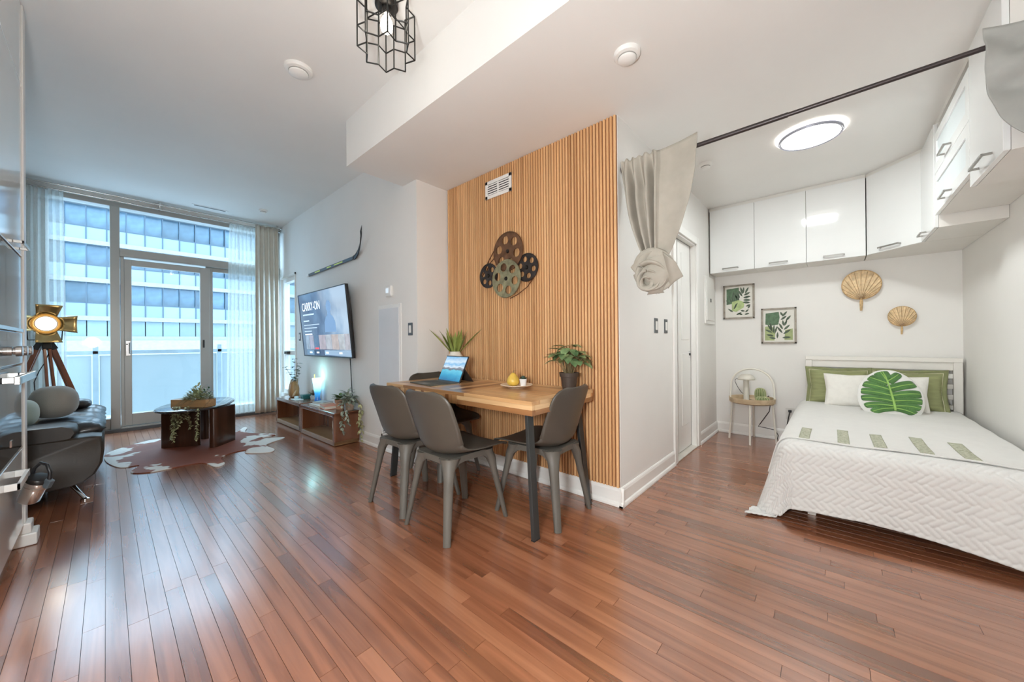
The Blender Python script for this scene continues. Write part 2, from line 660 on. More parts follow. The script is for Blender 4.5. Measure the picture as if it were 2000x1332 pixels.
# fixed right leaf
fr(0.95, 1.03, 0.055, 0.10, 0.055, 2.185, 'fixed_stile')
fr(1.72, 1.80, 0.055, 0.10, 0.055, 2.185, 'fixed_stile')
fr(1.03, 1.72, 0.055, 0.10, 0.055, 0.15, 'fixed_rail')
fr(1.03, 1.72, 0.055, 0.10, 2.13, 2.185, 'fixed_rail')
fr(1.03, 1.72, 0.074, 0.084, 0.15, 2.13, 'pane', m=PANE, bevel=0)
# sliding door leaf
d2 = sroot('door_2', (0.68, YW, 0))
fr(0.118, 0.150, -0.012, 0.05, 0.055, 2.185, 'door_jamb', d2)
fr(0.150, 0.215, -0.012, 0.04, 0.06, 2.160, 'door_stile', d2)
fr(0.880, 0.985, -0.012, 0.04, 0.06, 2.160, 'door_stile', d2)
fr(0.215, 0.880, -0.012, 0.04, 2.085, 2.160, 'door_rail', d2)
fr(0.215, 0.880, -0.012, 0.04, 0.06, 0.205, 'door_rail', d2)
fr(0.215, 0.880, 0.010, 0.018, 0.205, 2.085, 'pane', d2, PANE, 0)
hb = fr(0.160, 0.204, -0.026, -0.012, 0.94, 1.13, 'lock_plate', d2, CHROME)
MB().tube([(0.195 - o, -0.03, 1.10), (0.195 - o, -0.062, 1.10), (0.195 - o, -0.062, 0.97), (0.195 - o, -0.03, 0.97)], 0.008).build('pull_handle', STEEL, hb)
MB().cyl((0.172 - o, -0.026, 1.085), (0.172 - o, -0.032, 1.085), 0.008).build('keyhole', BLACK, hb)
fr(0.905, 0.925, -0.018, -0.012, 1.03, 1.14, 'finger_pull', d2, BLACK)
struct('trim_2', box(-0.5, 1.859, YW - 0.075, YW, 0.0, 0.035), mat('track_dark', (0.10, 0.10, 0.10), 0.4))

w2 = sroot('window_2', (XT, 6.265, 0))
for a in ((0.03, 0.11, -0.335, -0.275, 0.30, 2.10), (0.03, 0.11, 0.275, 0.335, 0.30, 2.10), (0.03, 0.11, -0.275, 0.275, 2.04, 2.10), (0.03, 0.11, -0.275, 0.275, 0.30, 0.36), (0.03, 0.11, -0.275, 0.275, 0.90, 0.97)):
    MB().box(*a).build('window_frame', TRIM, w2, bevel=0.003)
MB().box(0.065, 0.072, -0.275, 0.275, 0.97, 2.04).build('pane', PANE, w2)
MB().box(0.065, 0.072, -0.275, 0.275, 0.36, 0.90).build('pane', PANE, w2)
MB().box(-0.01, 0.03, 0.02, 0.16, 0.915, 0.955).build('window_latch', BLACK, w2, bevel=0.003)
MB().box(-0.012, 0.0, -0.36, -0.335, 0.28, 2.13).build('window_trim', TRIM, w2)
MB().box(-0.012, 0.0, -0.36, 0.335, 2.10, 2.13).build('window_trim', TRIM, w2)

# ------------------------------------------------------------------ outside
CONC = mat('balcony_concrete', (0.62, 0.64, 0.64), 0.8)
bal = thing('balcony', 'balcony slab with frosted glass railing just outside the sliding door', 'balcony', (0.9, 7.6, 0))
MB().box(-3.2, 5.5, -0.74, 0.80, -0.25, -0.04).build('balcony_slab', CONC, bal)
RAILM = mat('rail_metal', (0.30, 0.36, 0.40), 0.4, 0.4)
MB().box(-3.2, 5.5, 0.57, 0.64, 0.94, 1.00).build('handrail', RAILM, bal, bevel=0.008)
FROST = mat('frosted_glass', (0.38, 0.44, 0.46), 0.35, var=0.03, scale=1.2, trans=0.25)
for k in range(6):
    px_ = -2.46 + k * 1.45
    MB().box(px_ - 0.03, px_ + 0.03, 0.57, 0.63, -0.06, 1.08).build('railing_post', RAILM, bal, bevel=0.004)
    MB().box(px_ + 0.04, px_ + 1.41, 0.595, 0.607, 0.02, 0.92).build('railing_glass', FROST, bal)

bl = thing('apartment_block', 'long pale apartment block with glazed balconies across the street beyond the window', 'building', (5.0, 43.0, -8.0))
BW = mat('facade_white', (0.235, 0.25, 0.26), 0.6)
BG = mat('facade_glass_pale', (0.17, 0.23, 0.25), 0.25, var=0.22, scale=0.35, perobj=0.18)
BD = mat('facade_glass_blue', (0.07, 0.12, 0.16), 0.2, var=0.5, scale=0.8, perobj=0.35)
BM = mat('facade_mullion', (0.035, 0.06, 0.085), 0.4)
X0, NX, PX = -9.0, 22, 1.066
MB().box(-30, 40, 0.9, 9.0, 0.0, 20.2).build('building_core', mat('facade_recess', (0.11, 0.155, 0.185), 0.6, var=0.3, scale=0.5), bl)
for k, z in enumerate((1.62, 3.2, 6.15, 9.1)):
    MB().box(-30, 40, -0.12, 1.2, z + 8 - 0.17, z + 8 + 0.17).build('floor_slab', BW, bl)
MB().box(-30, 40, -0.25, 9.0, 19.95, 22.2).build('roof_parapet', BW, bl)
MB().box(-30, 40, 4.0, 9.0, 22.2, 27.5).build('sky_screen_block', BG, bl)  # unseen block added above the roof to keep bright sky out of reflections
MB().box(-30, 40, -0.6, 1.2, 0, 9.45).build('podium_wall', mat('podium_white', (0.28, 0.30, 0.305), 0.7), bl)
gm = box(-PX / 2 + 0.03, PX / 2 - 0.03, 0, 0.05, 0.0, 1.0).mesh('railing_pane')
gm.materials.append(BG)
dm = box(-PX / 2 + 0.03, PX / 2 - 0.03, 0, 0.05, 0.0, 1.62).mesh('window_pane')
dm.materials.append(BD)
mm = box(-0.035, 0.035, -0.05, 0.06, 0.0, 2.62).mesh('mullion')
mm.materials.append(BM)
lw = box(-PX / 2 + 0.03, PX / 2 - 0.03, 0, 0.05, 0.0, 1.25).mesh('lower_pane')
lw.materials.append(BG)
for i in range(-1, 18):
    q = bpy.data.objects.new('lower_pane', lw)
    COL.objects.link(q)
    q.parent = bl
    q.location = (-6.55 + i * PX, 0.2, 9.78)
far = {'a': MB(), 'b': MB(), 'c': MB()}
for j, z in enumerate((3.37, 6.32, 9.27)):
    MB().box(-30, 40, -0.03, 0.04, z + 8 + 0.98, z + 8 + 1.06).build('balcony_rail', BM, bl)
    for i in range(-19, 42):
        xc = -6.55 + i * PX
        near = -1 <= i <= 17
        yy = 0.0 if (i * 7 + j * 3) % 5 else 0.5
        if near:
            for nm, me, zz, y_ in (('railing_pane', gm, z + 8, 0.0), ('window_pane', dm, z + 9.06, 0.35), ('mullion', mm, z + 8, 0.0)):
                q = bpy.data.objects.new(nm, me)
                COL.objects.link(q)
                q.parent = bl
                q.location = (xc + (PX / 2 if nm == 'mullion' else 0) - 0.0, y_, zz)
        else:
            far['a'].box(xc - PX / 2 + 0.03, xc + PX / 2 - 0.03, 0, 0.05, z + 8, z + 9)
            far['b'].box(xc - PX / 2 + 0.03, xc + PX / 2 - 0.03, 0.35, 0.4, z + 9.06, z + 10.68)
            far['c'].box(xc + PX / 2 - 0.035, xc + PX / 2 + 0.035, -0.05, 0.06, z + 8, z + 10.62)
far['a'].build('distant_railing_panes', BG, bl, kind='stuff')
far['b'].build('distant_window_panes', BD, bl, kind='stuff')
far['c'].build('distant_mullions', BM, bl, kind='stuff')
# lower storey behind the podium edge
struct('ground_street', box(-60, 70, 6.9, 90, -9.0, -8.2), mat('street_grey', (0.45, 0.50, 0.54), 0.9))

# ------------------------------------------------------------------ kitchen tall unit (grazing view on the far left)
XKF = -0.30
k = thing('oven_tower', 'tall white gloss cabinet housing two built-in ovens on the kitchen side', 'cabinet', (XKF, 2.90, 0))
OVG = mat('oven_black_glass', (0.010, 0.011, 0.013), 0.03, var=0.1, coat=0.6)
CABI = mat('cabinet_white_side', (0.74, 0.72, 0.68), 0.3, var=0.02)
MB().box(-0.62, -0.02, -0.33, 0.36, 0.10, 2.92).build('carcass', CABI, k)
MB().box(-0.62, 0.006, 0.365, 0.44, 0.0, 2.92).build('end_panel', CABI, k, bevel=0.002)
MB().box(-0.55, -0.05, -0.33, 0.36, 0.0, 0.10).build('toe_kick', CABI, k)
MB().box(-0.10, 0.045, 0.34, 0.47, 0.0, 0.065).build('plinth_block', TRIM, k, bevel=0.006)
MB().box(-0.10, 0.025, 0.35, 0.455, 0.065, 0.12).build('plinth_block', TRIM, k, bevel=0.006)
MB().box(-0.02, 0.0, -0.33, 0.36, 2.475, 2.92).build('filler_panel', GLOSSW, k, bevel=0.002)


def bow_handle(par, y0, y1, z, out=0.034, x=0.0, m=STEEL, w=0.008, name='handle', h=0.014):
    return MB().box(x, x + out, y0, y0 + w, z - h / 2, z + h / 2).box(x, x + out, y1 - w, y1, z - h / 2, z + h / 2).box(x + out - w, x + out, y0, y1, z - h / 2, z + h / 2).build(name, m, par, bevel=0.0015)


ud = MB().box(-0.02, 0.0, -0.325, 0.355, 1.555, 2.468).build('door', GLOSSW, k, bevel=0.002)
bow_handle(ud, 0.06, 0.28, 1.585)
ov = MB().box(-0.02, 0.0, -0.32, 0.35, 1.165, 1.545).build('upper_oven', OVG, k, bevel=0.003)
MB().box(0.0, 0.004, -0.32, 0.35, 1.150, 1.166).build('trim_strip', STEEL, ov)
cp = MB().box(-0.02, 0.002, -0.32, 0.35, 0.985, 1.145).build('control_panel', OVG, k, bevel=0.003)
for yy in (-0.10, 0.06, 0.24):
    MB().lathe([(0.020, 0), (0.020, 0.012), (0.014, 0.014), (0.014, 0.020), (0.024, 0.022), (0.024, 0.038), (0.021, 0.041)], n=18, M=basis((0.002, yy, 1.052), (0, 1, 0), (0, 0, 1), (1, 0, 0))).build('knob', STEEL, cp, smooth=40)
od = MB().box(-0.02, 0.0, -0.32, 0.35, 0.545, 0.975).build('oven_door', OVG, k, bevel=0.003)
MB().box(0.0, 0.052, -0.25, -0.23, 0.912, 0.94).box(0.0, 0.052, 0.22, 0.245, 0.912, 0.94).box(0.034, 0.052, -0.27, 0.262, 0.908, 0.944).build('oven_handle', STEEL, od, bevel=0.003)
MB().box(0.0, 0.003, -0.02, 0.02, 0.60, 0.63).build('badge', CHROME, od)
dw = MB().box(-0.02, 0.0, -0.325, 0.355, 0.115, 0.53).build('drawer', GLOSSW, k, bevel=0.002)
bow_handle(dw, -0.20, 0.09, 0.452, out=0.045, m=WHITE, w=0.012, h=0.03)

# flask hanging by its carry loop from the drawer handle
M_ = Matrix.Translation((-0.205, 2.90, 0.425)) @ Matrix.Rotation(rad(-40), 4, (0.665, -0.747, 0)) @ Matrix.Rotation(rad(180), 4, 'X')
FLK = mat('flask_steel', (0.78, 0.77, 0.74), 0.18, 1.0, var=0.05)
fk = thing('steel_flask', 'stainless steel flask with black lid and carry loop hanging from the drawer handle', 'flask', (0, 0, 0))
F0 = Matrix.Translation((-0.228, 2.925, 0.405)) @ Matrix.Rotation(rad(28), 4, Vector(fw).normalized())
MB().lathe([(0.001, -0.100), (0.034, -0.100), (0.038, -0.095), (0.038, -0.030), (0.036, -0.026)], n=24, M=F0).build('bottle_body', FLK, fk, smooth=40)
MB().lathe([(0.036, -0.026), (0.043, -0.024), (0.043, -0.014), (0.038, -0.012), (0.043, -0.010), (0.044, 0.006), (0.042, 0.010)], n=24, M=F0).build('bottle_collar', FLK, fk, smooth=30)
MB().lathe([(0.042, 0.010), (0.042, 0.022), (0.036, 0.030), (0.020, 0.032), (0.001, 0.032)], n=24, M=F0).build('bottle_lid', DARKM, fk, smooth=40)
FR = F0.to_3x3()
rx = FR @ Vector((rt.x, rt.y, 0))
c0 = F0 @ Vector((0, 0, 0.02))
upf = FR @ Vector((0, 0, 1))
MB().tube([c0 - rx * 0.040, c0 - rx * 0.046 + upf * 0.035, c0 - rx * 0.03 + upf * 0.072, c0 + rx * 0.002 + upf * 0.078, c0 + rx * 0.032 + upf * 0.052, c0 + rx * 0.047 + upf * 0.012], 0.0075, 10).build('carry_loop', BLACK, fk, smooth=60)
MB().bar(c0 + rx * 0.047 - upf * 0.022, c0 + rx * 0.049 + upf * 0.022, 0.03, 0.022, upv=fw).build('lid_clasp', mat('slate_plastic', (0.10, 0.13, 0.15), 0.4), fk, bevel=0.004)

# ------------------------------------------------------------------ curtains by the window
ROD = mat('rod_silver', (0.62, 0.62, 0.60), 0.25, 0.9, var=0.04)


def drape(name, x0, x1, y, z0, z1, folds, amp, m, label, group=None, spread0=1.0, top=1.0, thick=0.0, hook=None):
    t = thing(name, label, 'curtain', ((x0 + x1) / 2, y, z0), 0, group)
    w = x1 - x0

    def fn(u, v):
        s = (u - 0.5) * w * (top + (spread0 - top) * (1 - v) ** 0.7)
        a = amp * (0.55 + 0.45 * (1 - v))
        ph = folds * 2 * PI * u + 0.7 * sin(5 * u + 1.3 * (1 - v))
        return (s + 0.25 * a * sin(2 * ph + 1), a * sin(ph) + 0.006 * sin(9 * v + 11 * u), v * (z1 - z0))
    MB().grid(fn, int(folds * 14) + 1, 26).build('fabric', m, t, smooth=180, solid=thick)
    for i in range(int(folds)):
        u = (i + 0.5) / folds
        MB().tube([(fn(u, 1)[0] + 0.014 * cos(a * PI / 4), 0, z1 - z0 + 0.004 + 0.014 * sin(a * PI / 4)) for a in range(9)], 0.0022, 5).build('curtain_ring', ROD, t)
    return t


SHEER = sheer('sheer_voile', (0.83, 0.86, 0.84), 0.34)
CREAM = mat('cream_curtain_cloth', (0.71, 0.68, 0.60), 0.85, var=0.03, scale=12, bump=0.06, bscale=300)
drape('sheer_curtain', -0.60, -0.32, YW - 0.085, 0.05, 2.84, 6, 0.030, SHEER, 'white sheer curtain gathered beside the tripod lamp', spread0=1.12)
drape('sheer_curtain', 1.20, 1.60, YW - 0.085, 0.05, 2.84, 9, 0.028, SHEER, 'translucent white sheer curtain drawn over the right end of the sliding door', spread0=1.22)
drape('opaque_curtain', 1.50, 1.80, YW - 0.165, 0.03, 2.88, 5, 0.040, CREAM, 'heavy cream curtain bunched in the corner beside the narrow side window', thick=0.004, spread0=1.05)
drape('opaque_curtain', -0.86, -0.60, YW - 0.165, 0.03, 2.88, 5, 0.032, mat('pale_curtain_cloth', (0.62, 0.64, 0.62), 0.85, var=0.03, bump=0.06, bscale=300), 'heavy pale curtain behind the kitchen end panel at the window corner', thick=0.004)
for nm, yy, zz, lab in (('curtain_rod', YW - 0.085, 2.853, 'thin silver curtain rod nearest the window glass carrying the sheers'), ('curtain_rod', YW - 0.165, 2.892, 'thin silver curtain rod nearest the room carrying the heavy curtains')):
    t = thing(nm, lab, 'curtain rod', (0.45, yy, zz))
    MB().cyl((-1.42, 0, 0), (1.385, 0, 0), 0.009, n=10).build('rod', ROD, t, smooth=40)
    for xx in (-1.30, 0.02, 1.34):
        MB().box(xx - 0.008, xx + 0.008, 0.0 if zz > 2.87 else 0.0, YW - yy, -0.005, 0.012).box(xx - 0.012, xx + 0.012, -0.012, 0.012, 0.0, ZH - zz).build('bracket', ROD, t)
    MB().ell((1.39, 0, 0), (0.014, 0.018, 0.018)).ell((-1.42, 0, 0), (0.014, 0.018, 0.018)).build('finial', ROD, t, smooth=180)

# ------------------------------------------------------------------ sofa and its cushions
LEATH = mat('dark_brown_leather', (0.030, 0.021, 0.014), 0.46, var=0.25, scale=7, bump=0.16, bscale=55, coat=0.04)
LEATHB = mat('worn_black_leather', (0.030, 0.028, 0.028), 0.33, var=0.3, scale=6, bump=0.3, bscale=14, coat=0.1, stretch=(1, 3, 1))
sf = thing('leather_sofa', 'dark brown leather sofa with a rounded base on chrome legs behind the oven cabinet', 'sofa', (-0.45, 4.70, 0))
prof = [(-0.50, 0.115), (0.18, 0.105), (0.28, 0.108), (0.345, 0.125), (0.395, 0.170), (0.428, 0.245), (0.437, 0.33), (0.436, 0.40), (0.425, 0.430), (0.38, 0.442), (-0.50, 0.44)]


def slab(prof, y0, y1, e=0.03):
    rings = []
    cx = sum(p[0] for p in prof) / len(prof)
    cz = sum(p[1] for p in prof) / len(prof)
    for y, s_ in ((y0, 0.93), (y0 + e * 0.35, 0.975), (y0 + e, 1), (y1 - e, 1), (y1 - e * 0.35, 0.975), (y1, 0.93)):
        rings.append([(cx + (a - cx) * s_, y, cz + (b - cz) * s_) for a, b in prof])
    return MB().loft(rings)


slab(prof, -0.82, 0.82).build('base_body', LEATH, sf, smooth=45)


def seat_fn(u, v):
    x = -0.44 + 0.865 * u
    y = -0.60 + 1.40 * v
    z = 0.478 + 0.008 * sin(30 * v + 3 * sin(7 * u)) + 0.012 * noise.noise(Vector((x * 5, y * 7, 0)))
    edge = min(u, 1 - u, v * 1.6, (1 - v) * 1.6)
    z -= 0.05 * max(0, 1 - edge / 0.08) ** 2
    return (x + (0.004 * sin(40 * v)), y, z)


mb = MB().grid(seat_fn, 30, 60)
mb.build('seat_cushion', LEATHB, sf, smooth=180, solid=0.05)
arm = [(-0.48, 0.445), (0.24, 0.425), (0.30, 0.440), (0.318, 0.475), (0.305, 0.512), (0.26, 0.530), (-0.48, 0.540)]
slab(arm, -0.81, -0.56, 0.05).build('armrest', LEATH, sf, smooth=50)
slab([(-0.52, 0.44), (-0.36, 0.44), (-0.33, 0.60), (-0.37, 0.80), (-0.46, 0.82), (-0.54, 0.78)], -0.80, 0.80, 0.06).build('backrest', LEATH, sf, smooth=50)
for sx, sy in ((0.30, -0.72), (-0.40, -0.72), (0.30, 0.72), (-0.40, 0.72)):
    lg = MB().tube([(sx - 0.03, sy + 0.02, 0.125), (sx + 0.045, sy - 0.07, 0.012)], [0.014, 0.011], 10).build('leg', CHROME, sf, smooth=50)
    MB().lathe([(0.022, 0), (0.022, 0.008), (0.012, 0.014)], o=(sx + 0.045, sy - 0.07, 0)).build('foot_pad', CHROME, lg, smooth=40)
MB().box(0.02, 0.16, -0.55, -0.40, 0.0, 0.11).build('centre_block', DARKM, sf, bevel=0.004)


def pebble(name, c, r, m, label, rz=0.0, cat='cushion', rx=0.0):
    t = thing(name, label, cat, (c[0], c[1], c[2] - r[2]), rz)
    M = Matrix.Rotation(rx, 3, 'X')
    mb = MB()
    n, k = 28, 14
    prof = []
    for i in range(k + 1):
        a = -PI / 2 + PI * i / k
        prof.append((max(1e-4, abs(cos(a)) ** 0.72), math.copysign(abs(sin(a)) ** 0.85, sin(a))))
    mb.lathe([(p, q) for p, q in prof], n=n)
    mb.v = [tuple(M @ Vector((x * r[0], y * r[1], z * r[2])) + Vector((0, 0, r[2]))) for x, y, z in mb.v]
    mb.build('cushion_cover', m, t, smooth=180)
    return t


FELT = mat('grey_felt', (0.27, 0.255, 0.225), 0.9, var=0.06, scale=10, bump=0.15, bscale=200, sheen=0.3)
MINT = mat('mint_velvet', (0.46, 0.58, 0.53), 0.85, var=0.05, sheen=0.4, bump=0.08, bscale=160)
pebble('stone_cushion', (-0.272, 4.52, 0.640), (0.125, 0.16, 0.122), FELT, 'large grey pebble shaped felt cushion on the sofa seat', 0.2)
pebble('bolster_cushion', (-0.175, 5.13, 0.545), (0.085, 0.10, 0.045), LEATHB, 'small dark bolster cushion lying behind the grey pebble cushion', 0.1)
pebble('round_cushion', (-0.405, 4.27, 0.60), (0.085, 0.11, 0.095), MINT, 'pale mint cushion tucked beside the grey pebble cushion', 0.0)

# ------------------------------------------------------------------ tripod spotlight lamp
TW = wood('teak_leg', (0.14, 0.04, 0.016), (0.24, 0.075, 0.03), (0.33, 0.12, 0.05), 'Z', 0.35, 0.3, perobj=False)
BRASS = mat('aged_brass', (0.50, 0.36, 0.16), 0.30, 0.85, var=0.15, scale=9)
tl = thing('tripod_lamp', 'vintage spotlight lamp with barn doors on a teak tripod behind the sofa', 'lamp', (-0.412, 5.95, 0))
hubz = 1.115
for a in (rad(-75), rad(25), rad(165)):
    dx, dy = cos(a), sin(a)
    l_ = MB()
    for s_ in (-1, 1):
        ox, oy = -dy * s_ * 0.014, dx * s_ * 0.014
        l_.bar((dx * 0.035 + ox, dy * 0.035 + oy, hubz - 0.02), (dx * 0.36 + ox * 2.2, dy * 0.36 + oy * 2.2, 0.0), 0.018, 0.036)
    lo = l_.build('leg', TW, tl, bevel=0.002)
    MB().bar((dx * 0.02, dy * 0.02, hubz + 0.006), (dx * 0.06, dy * 0.06, hubz - 0.075), 0.055, 0.045).build('leg_bracket', DARKM, lo, bevel=0.003)
MB().lathe([(0.001, 1.105), (0.045, 1.105), (0.045, 1.128), (0.012, 1.132), (0.010, 1.20), (0.001, 1.20)], n=16).build('tripod_hub', DARKM, tl, smooth=35)
aim = Vector((0.33, -0.93, -0.03)).normalized()
sidev = Vector((0.94, 0.33, 0))
upv = sidev.cross(aim)
Mh = basis((0, 0, 1.30), sidev, upv, aim)
MB().tube([Vector((0, 0, 1.135)) - sidev * 0.11, Vector((0, 0, 1.135)) + sidev * 0.11], 0.005, 6).tube([Vector((0, 0, 1.135)) - sidev * 0.11, Vector((0, 0, 1.30)) - sidev * 0.118], 0.005, 6).tube([Vector((0, 0, 1.135)) + sidev * 0.11, Vector((0, 0, 1.30)) + sidev * 0.118], 0.005, 6).build('yoke', DARKM, tl)
MB().lathe([(0.03, -0.17), (0.06, -0.165), (0.085, -0.12), (0.095, -0.02), (0.108, 0.0), (0.108, 0.02), (0.100, 0.02), (0.09, -0.01), (0.03, -0.05), (0.001, -0.05)], n=28, M=Mh).build('lamp_head', BRASS, tl, smooth=40)
MB().lathe([(0.064, 0.010), (0.07, 0.022), (0.078, 0.022), (0.08, 0.006)], n=28, M=Mh, caps=False).build('lens_ring', CHROME, tl, smooth=60)
MB().lathe([(0.001, 0.012), (0.035, 0.010), (0.062, 0.004), (0.062, 0.0), (0.001, 0.0)], n=24, M=Mh).build('lamp_lens', emis('warm_lens', (1.0, 0.86, 0.62), 2.2), tl, smooth=60)
for q in range(4):
    a = q * PI / 2
    Mq = Mh @ Matrix.Rotation(a, 4, 'Z')
    def bf(u, v, Mq=Mq):
        w_ = 0.068 + 0.022 * v
        return tuple(Mq @ Vector(((u - 0.5) * 2 * w_, 0.105 + 0.085 * v - 0.030 * (u - 0.5) ** 2 * 4 * (1 - v), 0.018 + 0.065 * v + 0.018 * (u - 0.5) ** 2 * 4)))
    MB().grid(bf, 7, 5).build('barn_door', BRASS, tl, smooth=60, solid=0.003)
MB().tube([(0.03, -0.05, 1.02), (0.0, -0.09, 0.9), (-0.03, -0.10, 0.83), (-0.06, -0.11, 0.72), (-0.05, -0.05, 0.4), (-0.1, 0.0, 0.01)], 0.004, 6).build('lamp_cord', BLACK, tl, smooth=60)

# ------------------------------------------------------------------ cowhide rug
rug_pts = [(-0.015, 5.309), (0.08, 5.52), (0.29, 5.72), (0.42, 5.74), (0.62, 5.78), (0.86, 5.62), (1.03, 5.42), (1.16, 5.66), (1.19, 5.60), (1.12, 5.30), (1.313, 4.99), (1.30, 4.90), (1.13, 4.87), (1.33, 4.72), (1.32, 4.65), (1.12, 4.50), (1.13, 4.25), (1.06, 4.17), (0.91, 4.32), (0.93, 4.45), (0.79, 4.42), (0.71, 4.30), (0.70, 4.08), (0.63, 4.04), (0.57, 4.27), (0.42, 4.30), (0.24, 4.30), (0.13, 4.42), (0.19, 4.62), (0.08, 4.66), (0.0, 4.95)]


def smooth_loop(p, n):
    P_ = [Vector((a, b)) for a, b in p]
    k = len(P_)
    out = []
    for i in range(k):
        a, b, c, d = P_[i - 1], P_[i], P_[(i + 1) % k], P_[(i + 2) % k]
        for j in range(n):
            t = j / n
            q = 0.5 * ((2 * b) + (c - a) * t + (2 * a - 5 * b + 4 * c - d) * t * t + (3 * b - a - 3 * c + d) * t ** 3)
            out.append((q.x, q.y))
    return out


m, N, L, B = nt('cowhide')
tc = N.new('ShaderNodeTexCoord')
mp = N.new('ShaderNodeMapping')
mp.inputs['Location'].default_value = (0.05, -0.02, 0)
mp.inputs['Rotation'].default_value = (0, 0, rad(38))
mp.inputs['Scale'].default_value = (1.25, 0.80, 0.0)
L.new(tc.outputs['Object'], mp.inputs[0])
ln = N.new('ShaderNodeVectorMath')
ln.operation = 'LENGTH'
L.new(mp.outputs[0], ln.inputs[0])
nz = N.new('ShaderNodeTexNoise')
nz.inputs['Scale'].default_value = 3.6
nz.inputs['Detail'].default_value = 3
L.new(tc.outputs['Object'], nz.inputs['Vector'])
ma = N.new('ShaderNodeMath')
ma.operation = 'MULTIPLY_ADD'
ma.inputs[1].default_value = 1.5
L.new(nz.outputs['Fac'], ma.inputs[0])
L.new(ln.outputs['Value'], ma.inputs[2])
cr = N.new('ShaderNodeValToRGB')
cr.color_ramp.elements[0].position = 0.0
cr.color_ramp.elements[0].color = (0.13, 0.032, 0.016, 1)
cr.color_ramp.elements[1].position = 1.0
cr.color_ramp.elements[1].color = (0.78, 0.74, 0.68, 1)
for p_, c_ in ((0.66, (0.24, 0.065, 0.033)), (0.735, (0.27, 0.085, 0.045)), (0.755, (0.76, 0.72, 0.66))):
    e_ = cr.color_ramp.elements.new(p_)
    e_.color = (*c_, 1)
dv = N.new('ShaderNodeMath')
dv.operation = 'MULTIPLY'
dv.inputs[1].default_value = 0.52
L.new(ma.outputs[0], dv.inputs[0])
L.new(dv.outputs[0], cr.inputs[0])
L.new(cr.outputs[0], B.inputs['Base Color'])
B.inputs['Roughness'].default_value = 0.7
HIDE = m
lp = [(a - 0.64, b - 4.98) for a, b in smooth_loop(rug_pts, 5)]
tag(MB().prism(lp, Matrix.Translation((0, 0, 0.0)), 0.007).build('cowhide_rug', HIDE, loc=(0.64, 4.98, 0)), 'brown and white cowhide rug lying under the oval coffee table', 'rug')

# ------------------------------------------------------------------ coffee table
DWOOD = wood('dark_walnut', (0.022, 0.008, 0.004), (0.052, 0.019, 0.009), (0.085, 0.034, 0.017), 'Z', 0.28, 0.35, perobj=False)
ct = thing('coffee_table', 'dark walnut oval coffee table with slab legs standing on the cowhide rug', 'coffee table', (0.66, 5.20, 0.007))
ax = Vector((0.42, 0.907, 0))
ay = Vector((0.907, -0.42, 0))


def oval(a, b, z, n=56):
    return [tuple(ax * (a * math.copysign(abs(cos(2 * PI * i / n)) ** 0.9, cos(2 * PI * i / n))) + ay * (b * math.copysign(abs(sin(2 * PI * i / n)) ** 0.9, sin(2 * PI * i / n))) + Vector((0, 0, z))) for i in range(n)]


A_, B_ = 0.50, 0.30
MB().loft([oval(A_ - 0.02, B_ - 0.02, 0.398), oval(A_ - 0.004, B_ - 0.004, 0.402), oval(A_, B_, 0.410), oval(A_ - 0.003, B_ - 0.003, 0.419), oval(A_ - 0.012, B_ - 0.012, 0.423)]).build('tabletop', mat('dark_top', (0.020, 0.014, 0.012), 0.12, var=0.3, coat=0.5), ct, smooth=50)


def slab_leg(p, q, th, par):
    p, q = Vector(p), Vector(q)
    d = (q - p).normalized()
    nn = Vector((-d.y, d.x))
    ring = []
    for c, s_ in ((q, 1), (p, -1)):
        for i in range(7):
            a = -PI / 2 + PI * i / 6
            v = c + d * s_ * (cos(a) * th / 2 - th / 2) + nn * s_ * sin(a) * th / 2
            ring.append((v.x, v.y))
    return MB().prism(ring, Matrix.Translation((0, 0, 0)), 0.40).build('leg', DWOOD, par, smooth=30)


slab_leg((-0.285, 0.005), (0.0, -0.165), 0.055, ct)
slab_leg((0.055, -0.395), (0.285, -0.155), 0.075, ct)
slab_leg((-0.05, 0.35), (0.10, 0.10), 0.055, ct)
tagm = MB().box(-0.002, 0.002, -0.010, 0.010, 0.345, 0.385).build('paper_tag', WHITE, ct, loc=(-0.193, -0.096, 0.0))
tagm.rotation_euler = (0, 0, rad(60))

# planter with trailing plant
LV1 = mat('pale_trailing_leaf', (0.36, 0.40, 0.17), 0.5, var=0.3, scale=30, col2=(0.60, 0.60, 0.36))
LV2 = mat('deep_green_leaf', (0.050, 0.115, 0.050), 0.4, var=0.4, scale=20)
LV3 = mat('mid_green_leaf', (0.12, 0.20, 0.06), 0.45, var=0.3, scale=20)
STEM = mat('plant_stem', (0.20, 0.15, 0.07), 0.7)
OAK = wood('light_oak', (0.36, 0.19, 0.08), (0.50, 0.28, 0.12), (0.60, 0.36, 0.17), 'X', 0.45, 0.1, perobj=False)
pt = thing('trailing_planter', 'long orange wood planter with pale trailing strands on the coffee table', 'plant', (0.605, 5.02, 0.430), math.atan2(-0.293, 0.236))
MB().prism(smooth_loop([(-0.19, -0.05), (-0.15, -0.062), (0.15, -0.062), (0.19, -0.05), (0.19, 0.05), (0.15, 0.062), (-0.15, 0.062), (-0.19, 0.05)], 3), Matrix.Identity(4), 0.075).build('planter_box', OAK, pt, smooth=40)
tr = MB()
st = MB()
bush = MB()
rr = random.Random(3)
for i in range(420):
    a, b = rr.uniform(0, 2 * PI), rr.random() ** 0.6
    p = Vector((0.05 + 0.125 * b * cos(a), 0.095 * b * sin(a), 0.07 + rr.random() * 0.15 * (1.12 - b)))
    bush.leaf(p, (cos(a) * b + rr.uniform(-.3, .3), sin(a) * b + rr.uniform(-.3, .3), rr.uniform(0.1, 0.9)), (0, 0, 1), rr.uniform(0.024, 0.042), 0.019)
